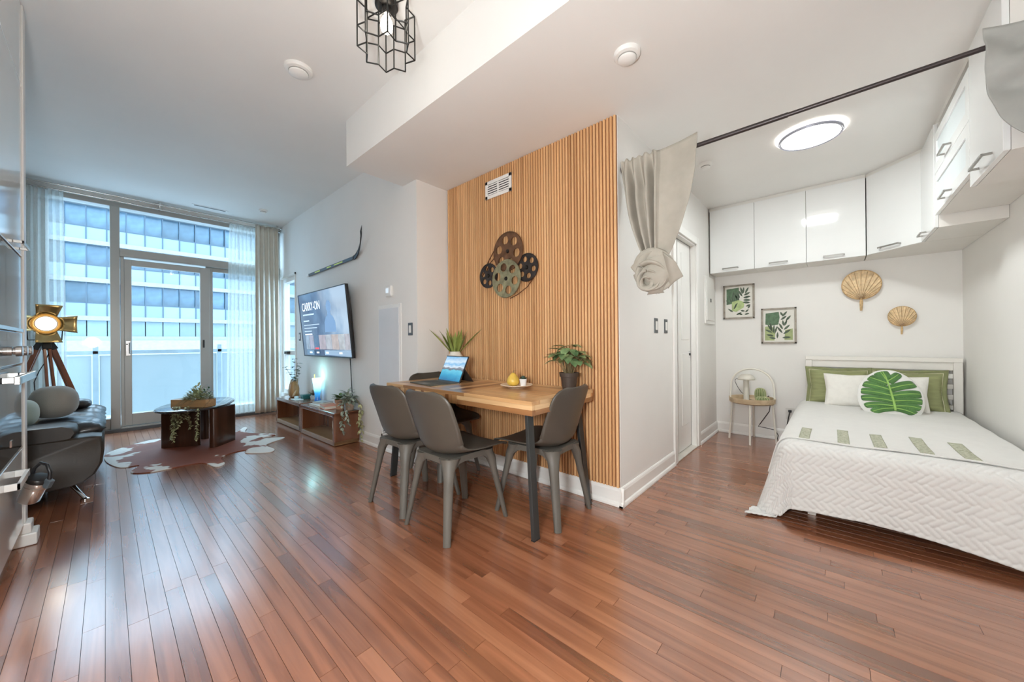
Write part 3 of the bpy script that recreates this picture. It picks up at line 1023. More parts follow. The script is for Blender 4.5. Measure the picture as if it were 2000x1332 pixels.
bush.build('foliage', LV1, pt, smooth=180, kind='stuff')
for (x_, y_, lg_, sw) in ((0.00, -0.075, 0.36, -0.01), (0.03, -0.085, 0.22, 0.02), (0.045, -0.08, 0.16, 0.03), (0.125, -0.075, 0.22, 0.05), (0.11, -0.082, 0.13, 0.0), (0.245, -0.075, 0.30, -0.01), (-0.01, -0.08, 0.33, -0.015)):
    pts = [Vector((min(x_, 0.16), -0.03, 0.085)), Vector((x_, y_ - 0.02, 0.085 if x_ < 0.2 else 0.03))]
    if x_ > 0.2:
        pts = [Vector((0.13, 0.0, 0.10)), Vector((0.17, -0.02, 0.13)), Vector((0.22, -0.05, 0.06)), Vector((x_, y_ - 0.08, 0.012))]
    n_ = 9
    base = pts[-1].copy()
    out_ = -0.20 if x_ < 0.2 else -0.10
    pts.append(base + Vector((0, out_ * 0.5, -0.055 if x_ < 0.2 else 0.0)))
    base = base + Vector((0, out_ * 0.55, -0.06 if x_ < 0.2 else -0.012))
    for j in range(1, n_ + 1):
        pts.append(base + Vector((sw * j / n_ + 0.004 * sin(j * 2), 0.004 * cos(j), -(lg_) * j / n_)))
    st.tube(pts, 0.0016, 5)
    for j in range(int(lg_ * 230)):
        q = j / (lg_ * 230) * n_
        k_ = min(int(q), n_ - 1)
        p = pts[-n_ - 1 + k_].lerp(pts[-n_ + k_], q - k_)
        a = rr.uniform(0, 2 * PI)
        tr.leaf(p, (cos(a), sin(a), rr.uniform(-0.6, 0.3)), (0, 0, 1), rr.uniform(0.017, 0.028), 0.016)
st.build('trailing_stem', STEM, pt, smooth=60, kind='stuff')
tr.build('strand_leaves', LV1, pt, smooth=180, kind='stuff')
sp = MB()
for (dx, dy, dz) in ((0.17, -0.01, 0.20), (0.20, 0.0, 0.13), (0.14, 0.03, 0.16), (-0.08, 0.02, 0.10)):
    p0 = Vector((0.08 if dx > 0 else 0.0, 0, 0.10))
    for j in range(9):
        p = p0.lerp(Vector((dx, dy, dz + 0.02)), j / 8)
        for _ in range(2):
            sp.leaf(p, (rr.uniform(-1, 1), rr.uniform(-1, 1), rr.uniform(-0.2, 0.8)), (0, 0, 1), 0.028, 0.016)
sp.build('dark_sprigs', LV2, pt, smooth=180, kind='stuff')

# ------------------------------------------------------------------ TV wall
ACAC = wood('acacia_stand', (0.085, 0.026, 0.011), (0.175, 0.062, 0.026), (0.27, 0.11, 0.05), 'Z', 0.24, 0.45, grain=0.5, perobj=False)
ACIN = wood('acacia_inside', (0.20, 0.10, 0.04), (0.32, 0.18, 0.08), (0.42, 0.25, 0.12), 'Y', 0.35, 0.2, grain=0.6, perobj=False)


def cube_stand(y0, y1, label):
    w = y1 - y0
    t = thing('tv_stand', label, 'tv stand', (1.695, (y0 + y1) / 2, 0), rad(0.9))
    a, b, h, th = -0.137, 0.135, 0.345, 0.045
    MB().box(a, b, -w / 2, w / 2, h - th, h).build('top_board', ACAC, t, bevel=0.009)
    MB().box(a, b, -w / 2, w / 2, 0.004, th + 0.01).build('bottom_board', ACIN, t, bevel=0.009)
    MB().box(a, b, -w / 2, -w / 2 + th, 0.006, h - 0.002).build('side_board', ACAC, t, bevel=0.009)
    MB().box(a, b, w / 2 - th, w / 2, 0.006, h - 0.002).build('side_board', ACAC, t, bevel=0.009)
    MB().box(b - 0.02, b, -w / 2 + th - 0.002, w / 2 - th + 0.002, th, h - th + 0.002).build('back_board', ACAC, t)
    return t


cube_stand(3.872, 4.812, 'open acacia wood cube stand nearest the dining table under the television')
cube_stand(4.868, 5.750, 'open acacia wood cube stand next to the cream curtain')

tv = thing('television', 'large wall mounted television tilted down showing a film menu with the title CARRY-ON', 'television', (1.752, 4.645, 1.315))
tv.rotation_euler = (basis((0, 0, 0), (0, -1, 0), (-sin(rad(5.4)), 0, cos(rad(5.4))), (-cos(rad(5.4)), 0, -sin(rad(5.4))))).to_euler()
HW, HH = 0.722, 0.408
MB().box(-HW, HW, -HH, HH, -0.030, 0.0).build('tv_case', BLACK, tv, bevel=0.004)
MB().box(-0.32, 0.32, -0.26, 0.20, -0.055, -0.028).build('rear_hump', BLACK, tv, bevel=0.01)
MB().box(-HW, HW, HH - 0.010, HH, -0.002, 0.006).box(-HW, HW, -HH, -HH + 0.014, -0.002, 0.006).box(-HW, -HW + 0.009, -HH, HH, -0.002, 0.006).box(HW - 0.009, HW, -HH, HH, -0.002, 0.006).build('bezel', BLACK, tv)
MB().box(-0.12, 0.12, -0.10, 0.10, -0.095, -0.05).build('wall_bracket', DARKM, tv)
m, N, L, B = nt('screen_image')
tc = N.new('ShaderNodeTexCoord')
sx = N.new('ShaderNodeSeparateXYZ')
L.new(tc.outputs['Object'], sx.inputs[0])
nz = N.new('ShaderNodeTexNoise')
nz.inputs['Scale'].default_value = 4.5
nz.inputs['Detail'].default_value = 2
L.new(tc.outputs['Object'], nz.inputs['Vector'])
ma = N.new('ShaderNodeMath')
ma.operation = 'MULTIPLY_ADD'
ma.inputs[1].default_value = 0.62
ma.inputs[2].default_value = 0.33
L.new(sx.outputs['X'], ma.inputs[0])
m2 = N.new('ShaderNodeMath')
m2.operation = 'MULTIPLY_ADD'
m2.inputs[1].default_value = 0.55
L.new(nz.outputs['Fac'], m2.inputs[0])
L.new(ma.outputs[0], m2.inputs[2])
m3 = N.new('ShaderNodeMath')
m3.operation = 'MULTIPLY_ADD'
m3.inputs[1].default_value = 0.45
L.new(sx.outputs['Y'], m3.inputs[0])
L.new(m2.outputs[0], m3.inputs[2])
cr = N.new('ShaderNodeValToRGB')
cr.color_ramp.elements[0].position = 0.16
cr.color_ramp.elements[0].color = (0.09, 0.14, 0.24, 1)
cr.color_ramp.elements[1].position = 0.98
cr.color_ramp.elements[1].color = (0.50, 0.62, 0.76, 1)
for p_, c_ in ((0.42, (0.035, 0.07, 0.18)), (0.66, (0.15, 0.27, 0.46))):
    cr.color_ramp.elements.new(p_).color = (*c_, 1)
L.new(m3.outputs[0], cr.inputs[0])
L.new(cr.outputs[0], B.inputs['Emission Color'])
B.inputs['Emission Strength'].default_value = 0.34
B.inputs['Base Color'].default_value = (0.01, 0.01, 0.01, 1)
B.inputs['Roughness'].default_value = 0.12
sc = MB().box(-HW + 0.009, HW - 0.009, -HH + 0.014, HH - 0.010, -0.001, 0.002).build('screen', m, tv)


def glow(n, c, s=0.8):
    return emis('glow_' + n, c, s * 0.45)


def onscreen(nm, x0, x1, y0, y1, m_, z=0.0035):
    return MB().box(x0, x1, y0, y1, 0.002, z).build(nm, m_, sc)


def text(body, size, M, m_, par, name='lettering', depth=0.0006, align='LEFT', sx_=1.0):
    c = bpy.data.curves.new(name, 'FONT')
    c.body = body
    c.size = size
    c.extrude = depth
    c.align_x = align
    c.materials.append(m_)
    tmp = bpy.data.objects.new(name, c)
    COL.objects.link(tmp)
    dg = bpy.context.evaluated_depsgraph_get()
    me = bpy.data.meshes.new_from_object(tmp.evaluated_get(dg))
    bpy.data.objects.remove(tmp)
    bpy.data.curves.remove(c)
    me.name = name
    ob = bpy.data.objects.new(name, me)
    COL.objects.link(ob)
    ob.parent = par
    ob.matrix_local = M @ Matrix.Diagonal((sx_, 1, 1, 1))
    return ob


WH = glow('white', (0.85, 0.92, 1.0), 0.9)
text('CARRY-ON', 0.150, Matrix.Translation((-0.62, 0.185, 0.003)), WH, sc, 'title_lettering', sx_=0.78)
for y_, x1_, h_ in ((0.125, -0.24, 0.018), (0.045, -0.42, 0.018), (-0.005, -0.10, 0.010), (-0.045, -0.18, 0.010), (-0.085, -0.36, 0.010)):
    onscreen('caption_line', -0.61, x1_, y_, y_ + h_, glow('caption', (0.55, 0.66, 0.80), 0.7))
fig = [(-0.16, -0.10), (-0.15, 0.02), (-0.10, 0.08), (-0.045, 0.105), (-0.04, 0.14), (-0.065, 0.17), (-0.07, 0.22), (-0.04, 0.265), (0.0, 0.275), (0.04, 0.265), (0.07, 0.22), (0.065, 0.17), (0.04, 0.14), (0.045, 0.105), (0.10, 0.08), (0.15, 0.02), (0.16, -0.10)]
MB().prism(fig, Matrix.Translation((0.22, -0.005, 0.002)), 0.001).build('figure_silhouette', glow('figure', (0.17, 0.29, 0.48), 0.8), sc)
onscreen('caption_line', -0.60, -0.36, -0.128, -0.112, WH)
for x0_, x1_, c_ in ((-0.60, -0.475, (0.42, 0.52, 0.66)), (-0.465, -0.335, (0.52, 0.50, 0.62)), (-0.325, -0.165, (0.12, 0.22, 0.38)), (-0.155, 0.04, (0.62, 0.52, 0.58)), (0.05, 0.21, (0.66, 0.68, 0.74)), (0.22, 0.41, (0.72, 0.60, 0.56)), (0.42, 0.56, (0.70, 0.72, 0.74)), (0.57, 0.70, (0.66, 0.62, 0.66))):
    cdm = mat('film_card_%d' % int(x0_ * 1000 + 900), [q * 0.5 for q in c_], 0.3, var=0.45, scale=9, emit=c_, estr=0.20)
    onscreen('film_card', x0_, x1_, -0.315, -0.135, cdm)
onscreen('red_label', -0.30, -0.18, -0.312, -0.292, glow('red', (0.85, 0.07, 0.08), 0.9), 0.005)
for x0_, x1_, c_ in ((-0.60, -0.36, (0.13, 0.22, 0.33)), (-0.35, -0.16, (0.03, 0.06, 0.12)), (-0.02, 0.70, (0.30, 0.42, 0.56))):
    onscreen('lower_card', x0_, x1_, -0.385, -0.325, glow('low%d' % int(x0_ * 100 + 100), c_, 0.7))
for x_ in (-0.50, -0.27, 0.02, 0.40):
    onscreen('card_caption', x_, x_ + 0.08, -0.365, -0.345, WH, 0.005)
tag(MB().tube([(1.835, 4.10, 0.98), (1.845, 4.10, 0.80), (1.842, 4.08, 0.62), (1.846, 4.06, 0.45), (1.840, 4.05, 0.12), (1.835, 4.05, 0.02)], 0.005, 6).build('power_cable', BLACK, smooth=60), 'thin black cable hanging down the wall below the television', 'cable')

hs = thing('hockey_stick', 'black and yellow ice hockey stick hung slanting on the wall above the television', 'hockey stick', (1.838, 4.55, 2.01))
HSB = mat('stick_black', (0.02, 0.022, 0.026), 0.3, var=0.2)
HSY = mat('stick_yellow', (0.72, 0.82, 0.06), 0.35, var=0.1)
p0, p1 = Vector((0, 0.77, -0.005)), Vector((0, -0.56, 0.018))
MB().bar(p0, p1, 0.020, 0.036).build('shaft', HSB, hs, bevel=0.005)
MB().bar(p0 - Vector((0, -0.075, 0.001)), p0, 0.022, 0.036).build('butt_end', WHITE, hs, bevel=0.005)
for a, b in ((0.17, 0.30), (0.46, 0.56), (0.62, 0.80)):
    MB().bar(p0.lerp(p1, a), p0.lerp(p1, b), 0.022, 0.015).build('yellow_band', HSY, hs, bevel=0.002)


def blade(u, v):
    s = u
    y = -0.55 - 0.33 * (1 - (1 - s) ** 1.3) * 0.85
    z = 0.018 + 0.26 * s ** 1.9 + (v - 0.5) * (0.045 + 0.045 * s - 0.03 * s ** 6)
    return (-0.045 * s * s, y + (v - 0.5) * -0.035 * s, z)


MB().grid(blade, 12, 4).build('blade', HSB, hs, smooth=40, solid=0.009)

th = thing('thermostat', 'square white thermostat with a small screen above the wall access panel', 'thermostat', (XT, 3.256, 1.583))
MB().box(-0.026, 0, -0.052, 0.052, -0.052, 0.052).build('thermostat_body', WHITE, th, bevel=0.008)
MB().box(-0.0275, -0.025, -0.012, 0.034, -0.018, 0.028).build('display', glow('pane', (0.62, 0.72, 0.80), 0.6), th)
ap = thing('access_panel', 'tall white access panel door set in the wall behind the dining table', 'access panel', (XT, 3.266, 0.45))
MB().box(-0.008, 0, -0.215, 0.215, 0.0, 1.0).build('panel_frame', TRIM, ap, bevel=0.003)
MB().box(-0.016, -0.006, -0.188, 0.188, 0.03, 0.965).build('panel_door', mat('panel_grey_white', (0.70, 0.71, 0.73), 0.4, var=0.02), ap, bevel=0.002)


def grille(name, loc, ry, w, h, n, label, mid=True):
    """louvred wall register; w along local x, h along z, facing local -y"""
    t = thing(name, label, 'vent', loc, ry)
    e = 0.028
    MB().box(-w / 2, w / 2, -0.008, 0.0, -h / 2, -h / 2 + e).box(-w / 2, w / 2, -0.008, 0.0, h / 2 - e, h / 2).box(-w / 2, -w / 2 + e, -0.008, 0.0, -h / 2, h / 2).box(w / 2 - e, w / 2, -0.008, 0.0, -h / 2, h / 2).build('vent_frame', TRIM, t, bevel=0.002)
    MB().box(-w / 2 + 0.01, w / 2 - 0.01, -0.002, 0.001, -h / 2 + 0.01, h / 2 - 0.01).build('vent_cavity', mat('vent_dark', (0.03, 0.03, 0.03), 0.8), t)
    hh = h - 2 * e
    for i in range(n):
        z = -hh / 2 + hh * (i + 0.5) / n
        MB().bar((-w / 2 + e, -0.004, z), (w / 2 - e, -0.004, z), 0.006, hh / n * 0.50, upv=(0, -0.5, 0.85)).build('louvre', TRIM, t)
    if mid:
        MB().box(-0.008, 0.008, -0.007, 0, -hh / 2, hh / 2).build('centre_bar', TRIM, t)
    return t


grille('floor_vent', (XT, 3.27, 0.225), rad(-90), 0.34, 0.19, 8, 'white return air grille low on the wall behind the leftmost dining chair', False)


def switch(name, loc, rz, label, m_=STEEL, n=1, w=0.072, h=0.116):
    t = thing(name, label, 'switch', loc, rz)
    MB().box(-w / 2, w / 2, -0.006, 0, -h / 2, h / 2).build('switch_plate', m_, t, bevel=0.003)
    MB().box(-0.017, 0.017, -0.010, -0.004, -0.034, 0.034).build('rocker', WHITE, t, bevel=0.002)
    return t


SWM = mat('switch_graphite', (0.12, 0.13, 0.14), 0.35, 0.6)
switch('light_switch', (XT, 2.90, 1.20), rad(-90), 'grey framed wall switch between the access panel and the wall corner', SWM)
switch('light_switch', (XT, 5.752, 1.175), rad(-90), 'small dark wall switch between the television and the narrow side window', SWM)

# things on the tv stands
tvz = 0.346
vs = thing('wooden_vase', 'carved twisted wood vase holding eucalyptus stems on the far stand', 'vase', (1.708, 5.535, tvz))
OLIVE = wood('olive_wood', (0.30, 0.14, 0.05), (0.45, 0.25, 0.10), (0.60, 0.40, 0.20), 'Z', 0.4, 0.2, grain=1.4, perobj=False)
vb = MB()
vb.lathe([(0.045, 0), (0.055, 0.01), (0.062, 0.06), (0.064, 0.11), (0.056, 0.16), (0.040, 0.195), (0.030, 0.21), (0.022, 0.215), (0.001, 0.20)], n=24, sx=1.0, sy=1.15)
vb.build('vase_body', OLIVE, vs, smooth=180)
for q in range(3):
    MB().tube([(0.062 * cos(q * 2.1 + t * 1.6) * (1 - 0.35 * t), 0.07 * sin(q * 2.1 + t * 1.6) * (1 - 0.35 * t), 0.012 + 0.23 * t) for t in [i / 8 for i in range(9)]], [0.012, 0.014, 0.014, 0.013, 0.012, 0.011, 0.010, 0.009, 0.007], 7).build('twisted_strand', mat('pale_driftwood', (0.55, 0.42, 0.28), 0.6, var=0.15), vs, smooth=180)
rr = random.Random(5)
for (dx, dy, hz) in ((0.02, 0.02, 0.52), (-0.06, 0.10, 0.40), (0.03, -0.07, 0.46), (0.05, 0.0, 0.36), (-0.02, -0.15, 0.27)):
    pts = [Vector((0, 0, 0.19)).lerp(Vector((dx, dy, hz)), t) + Vector((0.01 * sin(4 * t), 0.015 * sin(3 * t), 0)) for t in [i / 6 for i in range(7)]]
    so = MB().tube(pts, 0.0022, 5).build('stem', STEM, vs, smooth=60)
    for i in range(2, 7):
        for s_ in (0, 1):
            a = rr.uniform(0, 2 * PI)
            MB().leaf(pts[i], (cos(a), sin(a), rr.uniform(-0.1, 0.6)), (0, 0, 1), rr.uniform(0.042, 0.068), 0.036).build('leaf', LV2, so, smooth=180)
gb = thing('teal_box', 'small dark teal box in front of the wooden vase', 'box', (1.755, 5.235, tvz))
MB().box(-0.05, 0.05, -0.045, 0.045, 0, 0.034).build('box_base', mat('teal_paint', (0.02, 0.12, 0.12), 0.4), gb, bevel=0.003)
MB().box(-0.052, 0.052, -0.047, 0.047, 0.034, 0.055).build('box_lid', mat('teal_paint_lid', (0.03, 0.15, 0.145), 0.4), gb, bevel=0.004)
tp = thing('glass_tray', 'pale glass tray lying beside the small teal box', 'tray', (1.645, 5.22, tvz))
MB().box(-0.05, 0.05, -0.09, 0.09, 0, 0.010).build('tray_base', mat('pale_glass', (0.72, 0.82, 0.84), 0.1, coat=0.5), tp, bevel=0.004)
MB().lathe([(0.022, 0.010), (0.026, 0.014), (0.026, 0.040), (0.022, 0.040), (0.020, 0.018), (0.001, 0.016)], n=18, o=(0.01, 0.05, 0)).build('votive_cup', mat('pale_glass2', (0.66, 0.80, 0.86), 0.1, coat=0.5), tp, smooth=40)
rp = thing('red_leaf_plant', 'small plant with dark red leaves behind the glowing cocktail lamp', 'plant', (1.80, 5.10, tvz))
MB().lathe([(0.03, 0), (0.038, 0.045), (0.034, 0.045), (0.001, 0.04)], n=16).build('pot', mat('pale_pot', (0.62, 0.66, 0.62), 0.5), rp, smooth=40)
RED = mat('red_leaf', (0.22, 0.06, 0.06), 0.5, var=0.5, scale=25, col2=(0.30, 0.26, 0.16))
for i in range(14):
    a = i * 2.4
    MB().leaf((0, 0, 0.045), (cos(a) * 0.8, sin(a), 0.75 + 0.3 * (i % 3)), (0, 0, 1), 0.07 + 0.02 * (i % 3), 0.035).build('leaf', RED, rp, smooth=180)

cl = thing('cocktail_lamp', 'glowing blue cocktail glass lamp with a lemon slice at the end of the far stand', 'lamp', (1.792, 4.935, tvz))
m, N, L, B = nt('cocktail_glow')
tc = N.new('ShaderNodeTexCoord')
sx = N.new('ShaderNodeSeparateXYZ')
L.new(tc.outputs['Object'], sx.inputs[0])
cr = N.new('ShaderNodeValToRGB')
mr = N.new('ShaderNodeMapRange')
mr.inputs['From Max'].default_value = 0.29
L.new(sx.outputs['Z'], mr.inputs[0])
L.new(mr.outputs[0], cr.inputs[0])
cr.color_ramp.elements[0].position = 0.1
cr.color_ramp.elements[0].color = (0.01, 0.05, 0.16, 1)
cr.color_ramp.elements[1].position = 0.95
cr.color_ramp.elements[1].color = (0.62, 0.88, 0.70, 1)
for p_, c_ in ((0.35, (0.03, 0.22, 0.48)), (0.60, (0.35, 0.86, 1.0)), (0.80, (0.42, 0.88, 0.92))):
    cr.color_ramp.elements.new(p_).color = (*c_, 1)
L.new(cr.outputs[0], B.inputs['Base Color'])
L.new(cr.outputs[0], B.inputs['Emission Color'])
B.inputs['Emission Strength'].default_value = 0.75
B.inputs['Roughness'].default_value = 0.15
MB().lathe([(0.001, 0.0), (0.036, 0.0), (0.038, 0.012), (0.030, 0.03), (0.032, 0.08), (0.042, 0.15), (0.056, 0.25), (0.060, 0.285), (0.056, 0.285), (0.05, 0.24), (0.001, 0.235)], n=24).build('glass_body', m, cl, smooth=40)
MB().lathe([(0.001, -0.004), (0.038, -0.004), (0.038, 0.004), (0.001, 0.004)], n=20, M=Matrix.Translation((-0.015, 0.05, 0.295)) @ Matrix.Rotation(rad(90), 4, 'Y') @ Matrix.Rotation(rad(20), 4, 'X')).build('lemon_slice', mat('lemon', (0.80, 0.62, 0.10), 0.4, emit=(0.8, 0.6, 0.15), estr=0.25), cl, smooth=40)
point('cocktail_glow_light', (1.72, 4.94, 0.70), 0.05, 0.45, (0.45, 0.95, 1.0))

BKW = mat('book_cover_white', (0.72, 0.70, 0.68), 0.5, var=0.15, scale=14)
BKR = mat('book_cover_orange', (0.55, 0.13, 0.04), 0.5, var=0.15)
PAGE = mat('paper_pages', (0.75, 0.72, 0.64), 0.8, var=0.05, scale=60, stretch=(1, 1, 20))


def book(x, y, z, w, l, h, cov, rz, label):
    t = thing('book', label, 'book', (x, y, z), rz)
    MB().box(-w / 2, w / 2, -l / 2, l / 2, 0, 0.003).box(-w / 2, w / 2, -l / 2, l / 2, h - 0.003, h).box(w / 2 - 0.003, w / 2, -l / 2, l / 2, 0, h).build('cover', cov, t, bevel=0.001)
    MB().box(-w / 2 + 0.004, w / 2 - 0.004, -l / 2 + 0.004, l / 2 - 0.004, 0.003, h - 0.003).build('pages', PAGE, t)
    return t


book(1.675, 4.50, tvz, 0.17, 0.26, 0.022, BKW, 0.05, 'large white book lying on the near stand behind the orange book')
book(1.700, 4.53, tvz + 0.0222, 0.13, 0.20, 0.018, mat('book_cover_grey', (0.30, 0.28, 0.30), 0.5, var=0.3, scale=20), 0.25, 'grey patterned book stacked on the large white book')
book(1.668, 4.255, tvz, 0.15, 0.20, 0.036, BKR, -0.12, 'thick orange red book lying in front of the potted plants')

tp_ = thing('leafy_pot_plant', 'bright green leafy plant in a small terracotta pot on the near stand', 'plant', (1.725, 4.105, tvz))
MB().lathe([(0.040, 0), (0.046, 0.07), (0.053, 0.072), (0.055, 0.105), (0.049, 0.105), (0.045, 0.085), (0.001, 0.085)], n=22).build('pot', mat('terracotta', (0.50, 0.28, 0.18), 0.7, var=0.1), tp_, smooth=35)
rr = random.Random(9)
for i in range(40):
    a, b = rr.uniform(0, 2 * PI), rr.random()
    MB().leaf((0.03 * cos(a) * b, 0.03 * sin(a) * b, 0.09 + 0.05 * rr.random()), (cos(a), sin(a), 0.35 + 0.9 * rr.random()), (0, 0, 1), rr.uniform(0.06, 0.10), 0.036).build('leaf', LV3, tp_, smooth=180)
iv = thing('variegated_ivy', 'variegated white and green trailing ivy hanging over the end of the near stand', 'plant', (1.765, 3.955, tvz))
MB().lathe([(0.038, 0), (0.046, 0.05), (0.050, 0.09), (0.045, 0.09), (0.04, 0.07), (0.001, 0.07)], n=22).build('pot', mat('driftwood_pot', (0.36, 0.27, 0.20), 0.8, var=0.3, scale=30), iv, smooth=35)
IV1 = mat('ivy_leaf', (0.10, 0.17, 0.09), 0.45, var=0.4, scale=60, col2=(0.55, 0.60, 0.50))
IV2 = mat('ivy_leaf_yellow', (0.34, 0.36, 0.12), 0.5, var=0.3, scale=40, col2=(0.62, 0.60, 0.36))
for i in range(75):
    a, b = rr.uniform(0, 2 * PI), rr.random() ** 0.5
    MB().leaf((0.06 * cos(a) * b - 0.02, 0.07 * sin(a) * b, 0.08 + 0.13 * rr.random() * (1.15 - b)), (cos(a) * b, sin(a) * b, rr.uniform(-0.2, 0.9)), (0, 0, 1), rr.uniform(0.055, 0.085), 0.036, bend=0.4).build('leaf', IV1, iv, smooth=180)
for (x_, y_, lg_, m_) in ((0.045, -0.155, 0.36, IV2), (-0.125, -0.10, 0.24, IV1), (-0.10, -0.145, 0.16, IV1), (0.03, -0.175, 0.25, IV2)):
    pts = [Vector((0, 0, 0.09)), Vector((x_ * 0.6, y_ * 0.6, 0.13)), Vector((x_, y_, 0.07))] + [Vector((x_ + 0.006 * sin(j * 1.7), y_ - 0.006 * cos(j), 0.05 - lg_ * j / 7)) for j in range(1, 8)]
    so = MB().tube(pts, 0.002, 5).build('vine', STEM, iv, smooth=60)
    for j in range(2, 10):
        for _ in range(2):
            a = rr.uniform(PI, 2 * PI)
            MB().leaf(pts[j], (cos(a), sin(a), rr.uniform(-0.9, 0.0)), (0, 0, 1), rr.uniform(0.035, 0.055), 0.026, bend=0.4).build('leaf', m_, so, smooth=180)
tw = thing('dried_twig', 'small pale dried sprig standing inside the near stand', 'twig', (1.62, 4.02, 0.056))
for i in range(7):
    a = 0.3 * (i - 3)
    MB().leaf((0.0, 0.0, 0.01 * i), (0.3 * sin(a * 3), sin(a), 1.0), (0, 1, 0.2), 0.09 + 0.01 * i, 0.018).build('sprig', mat('dried_sprig', (0.55, 0.50, 0.38), 0.7), tw, smooth=180)

# ------------------------------------------------------------------ slatted feature wall
SLAT = wood('slat_oak', (0.60, 0.315, 0.135), (0.72, 0.41, 0.19), (0.80, 0.49, 0.245), 'Z', 0.42, 0.05, grain=0.8, spread=0.5, bump=0.02)
sl = thing('slatted_panel', 'warm oak vertical slat panel covering the wall behind the dining table', 'wall panel', (XS, 1.913, 0.122))
MB().box(-0.008, 0, -0.872, 0.872, 0, ZL - 0.122 - 0.002).build('backing_board', mat('backing_brown', (0.22, 0.085, 0.03), 0.7, var=0.15), sl)
pitch = 0.02448
prf = [(-0.0085, 0), (-0.0085, 0.0085), (-0.0065, 0.0115), (0, 0.0128), (0.0065, 0.0115), (0.0085, 0.0085), (0.0085, 0)]
sm = MB().loft([[(-0.007 - b, a, z) for a, b in prf] for z in (0.0, ZL - 0.125)]).mesh('slat')
sm.materials.append(SLAT)
for i in range(71):
    q = bpy.data.objects.new('slat', sm)
    COL.objects.link(q)
    q.parent = sl
    q.location = (0, -0.872 + 0.0105 + i * pitch, 0)
grille('wall_vent', (XS - 0.021, 2.09, 2.378), rad(-90), 0.302, 0.152, 5, 'white louvred air vent high on the slatted oak wall')

# film reel wall sculpture
XR = XS - 0.022


def reel(name, y, z, r, holes, hr, hrad, m, off, label, ctr=0.018):
    """flat reel disc with real holes: rings of quads between outer rim and hole edges"""
    t = thing(name, label, 'wall art', (XR - off, y, z))
    bm = bmesh.new()
    me = bpy.data.meshes.new(name)
    # 2D outline with holes triangulated
    def loop(cx, cy, rad_, n):
        vv = [bm.verts.new((0, cx + rad_ * cos(2 * PI * i / n), cy + rad_ * sin(2 * PI * i / n))) for i in range(n)]
        return [bm.edges.new((vv[i], vv[(i + 1) % n])) for i in range(n)]
    ed = loop(0, 0, r, 40)
    for h_ in range(holes):
        a = 2 * PI * (h_ + 0.25) / holes
        ed += loop(hrad * cos(a), hrad * sin(a), hr, 16)
    ed += loop(0, 0, ctr, 10)
    bmesh.ops.triangle_fill(bm, edges=ed, use_beauty=True)
    bm.to_mesh(me)
    bm.free()
    me.materials.append(m)
    d = bpy.data.objects.new('reel_disc', me)
    COL.objects.link(d)
    d.parent = t
    md = d.modifiers.new('solid', 'SOLIDIFY')
    md.thickness = 0.005
    md.offset = 0
    MB().tube([(0, r * cos(2 * PI * i / 40), r * sin(2 * PI * i / 40)) for i in range(41)], 0.006, 6, caps=False).build('rim', m, t, smooth=60)
    MB().lathe([(0.001, 0.012), (0.012, 0.010), (0.014, 0.0), (0.022, -0.002)], n=14, M=basis((0, 0, 0), (0, 1, 0), (0, 0, 1), (-1, 0, 0))).build('hub', mat('reel_hub', (0.03, 0.025, 0.02), 0.5, 0.5), t, smooth=60)
    MB().box(0.0, off + 0.004, -0.01, 0.01, -0.01, 0.01).build('standoff', DARKM, t)
    return t


RUST = mat('rusty_metal', (0.17, 0.085, 0.045), 0.5, 0.5, var=0.35, scale=18, bump=0.1)
VERD = mat('verdigris_metal', (0.30, 0.28, 0.17), 0.5, 0.5, var=0.35, scale=22, bump=0.1)
GUN = mat('gunmetal_reel', (0.055, 0.045, 0.042), 0.45, 0.6, var=0.35, scale=20, bump=0.1)
reel('film_reel', 1.962, 1.808, 0.155, 6, 0.034, 0.098, RUST, 0.030, 'topmost rust brown metal film reel of the wall sculpture')
reel('film_reel', 1.966, 1.585, 0.150, 6, 0.034, 0.096, VERD, 0.048, 'greenish weathered metal film reel at the bottom of the wall sculpture')
reel('film_reel', 2.186, 1.638, 0.100, 6, 0.022, 0.064, GUN, 0.030, 'small gunmetal film reel hanging on the window side of the greenish reel')
reel('film_reel', 1.772, 1.652, 0.106, 6, 0.022, 0.068, GUN, 0.020, 'small gunmetal film reel on the bedroom side of the greenish reel')
fs_ = thing('film_strip', 'thin rust metal film strip looping around the reels on the slatted wall', 'wall art', (XR - 0.020, 1.97, 1.70))
MB().tube([(0, 0.14, 0.16), (0, 0.22, 0.07), (0, 0.28, -0.03), (0, 0.315, -0.07)], 0.006, 6, flat=0.4).build('strip', RUST, fs_, smooth=60)
MB().tube([(0, 0.14, 0.09), (0, 0.20, 0.05), (0, 0.25, -0.02), (0, 0.20, -0.05), (0, 0.08, -0.03)], 0.006, 6, flat=0.4).build('strip', RUST, fs_, smooth=60)
MB().tube([(0, -0.27, -0.13), (0, -0.20, -0.20), (0, -0.10, -0.25), (0, -0.02, -0.275)], 0.006, 6, flat=0.4).build('strip', RUST, fs_, smooth=60)

# ------------------------------------------------------------------ dining table
TEAK_X = wood('table_board_x', (0.24, 0.095, 0.032), (0.58, 0.32, 0.135), (0.80, 0.55, 0.30), 'X', 0.30, 0.25, grain=1.0, spread=0.85)
TEAK_Y = wood('table_board_y', (0.24, 0.095, 0.032), (0.58, 0.32, 0.135), (0.80, 0.55, 0.30), 'Y', 0.30, 0.25, grain=1.0, spread=0.85)
TZ = 0.755
TX0, TX1, TY0, TY1 = 1.497, 2.150, 1.195, 2.690
dt = thing('dining_table', 'solid wood dining table with splayed dark metal legs against the slatted wall', 'table', ((TX0 + TX1) / 2, (TY0 + TY1) / 2, 0))
hx, hy = (TX1 - TX0) / 2, (TY1 - TY0) / 2


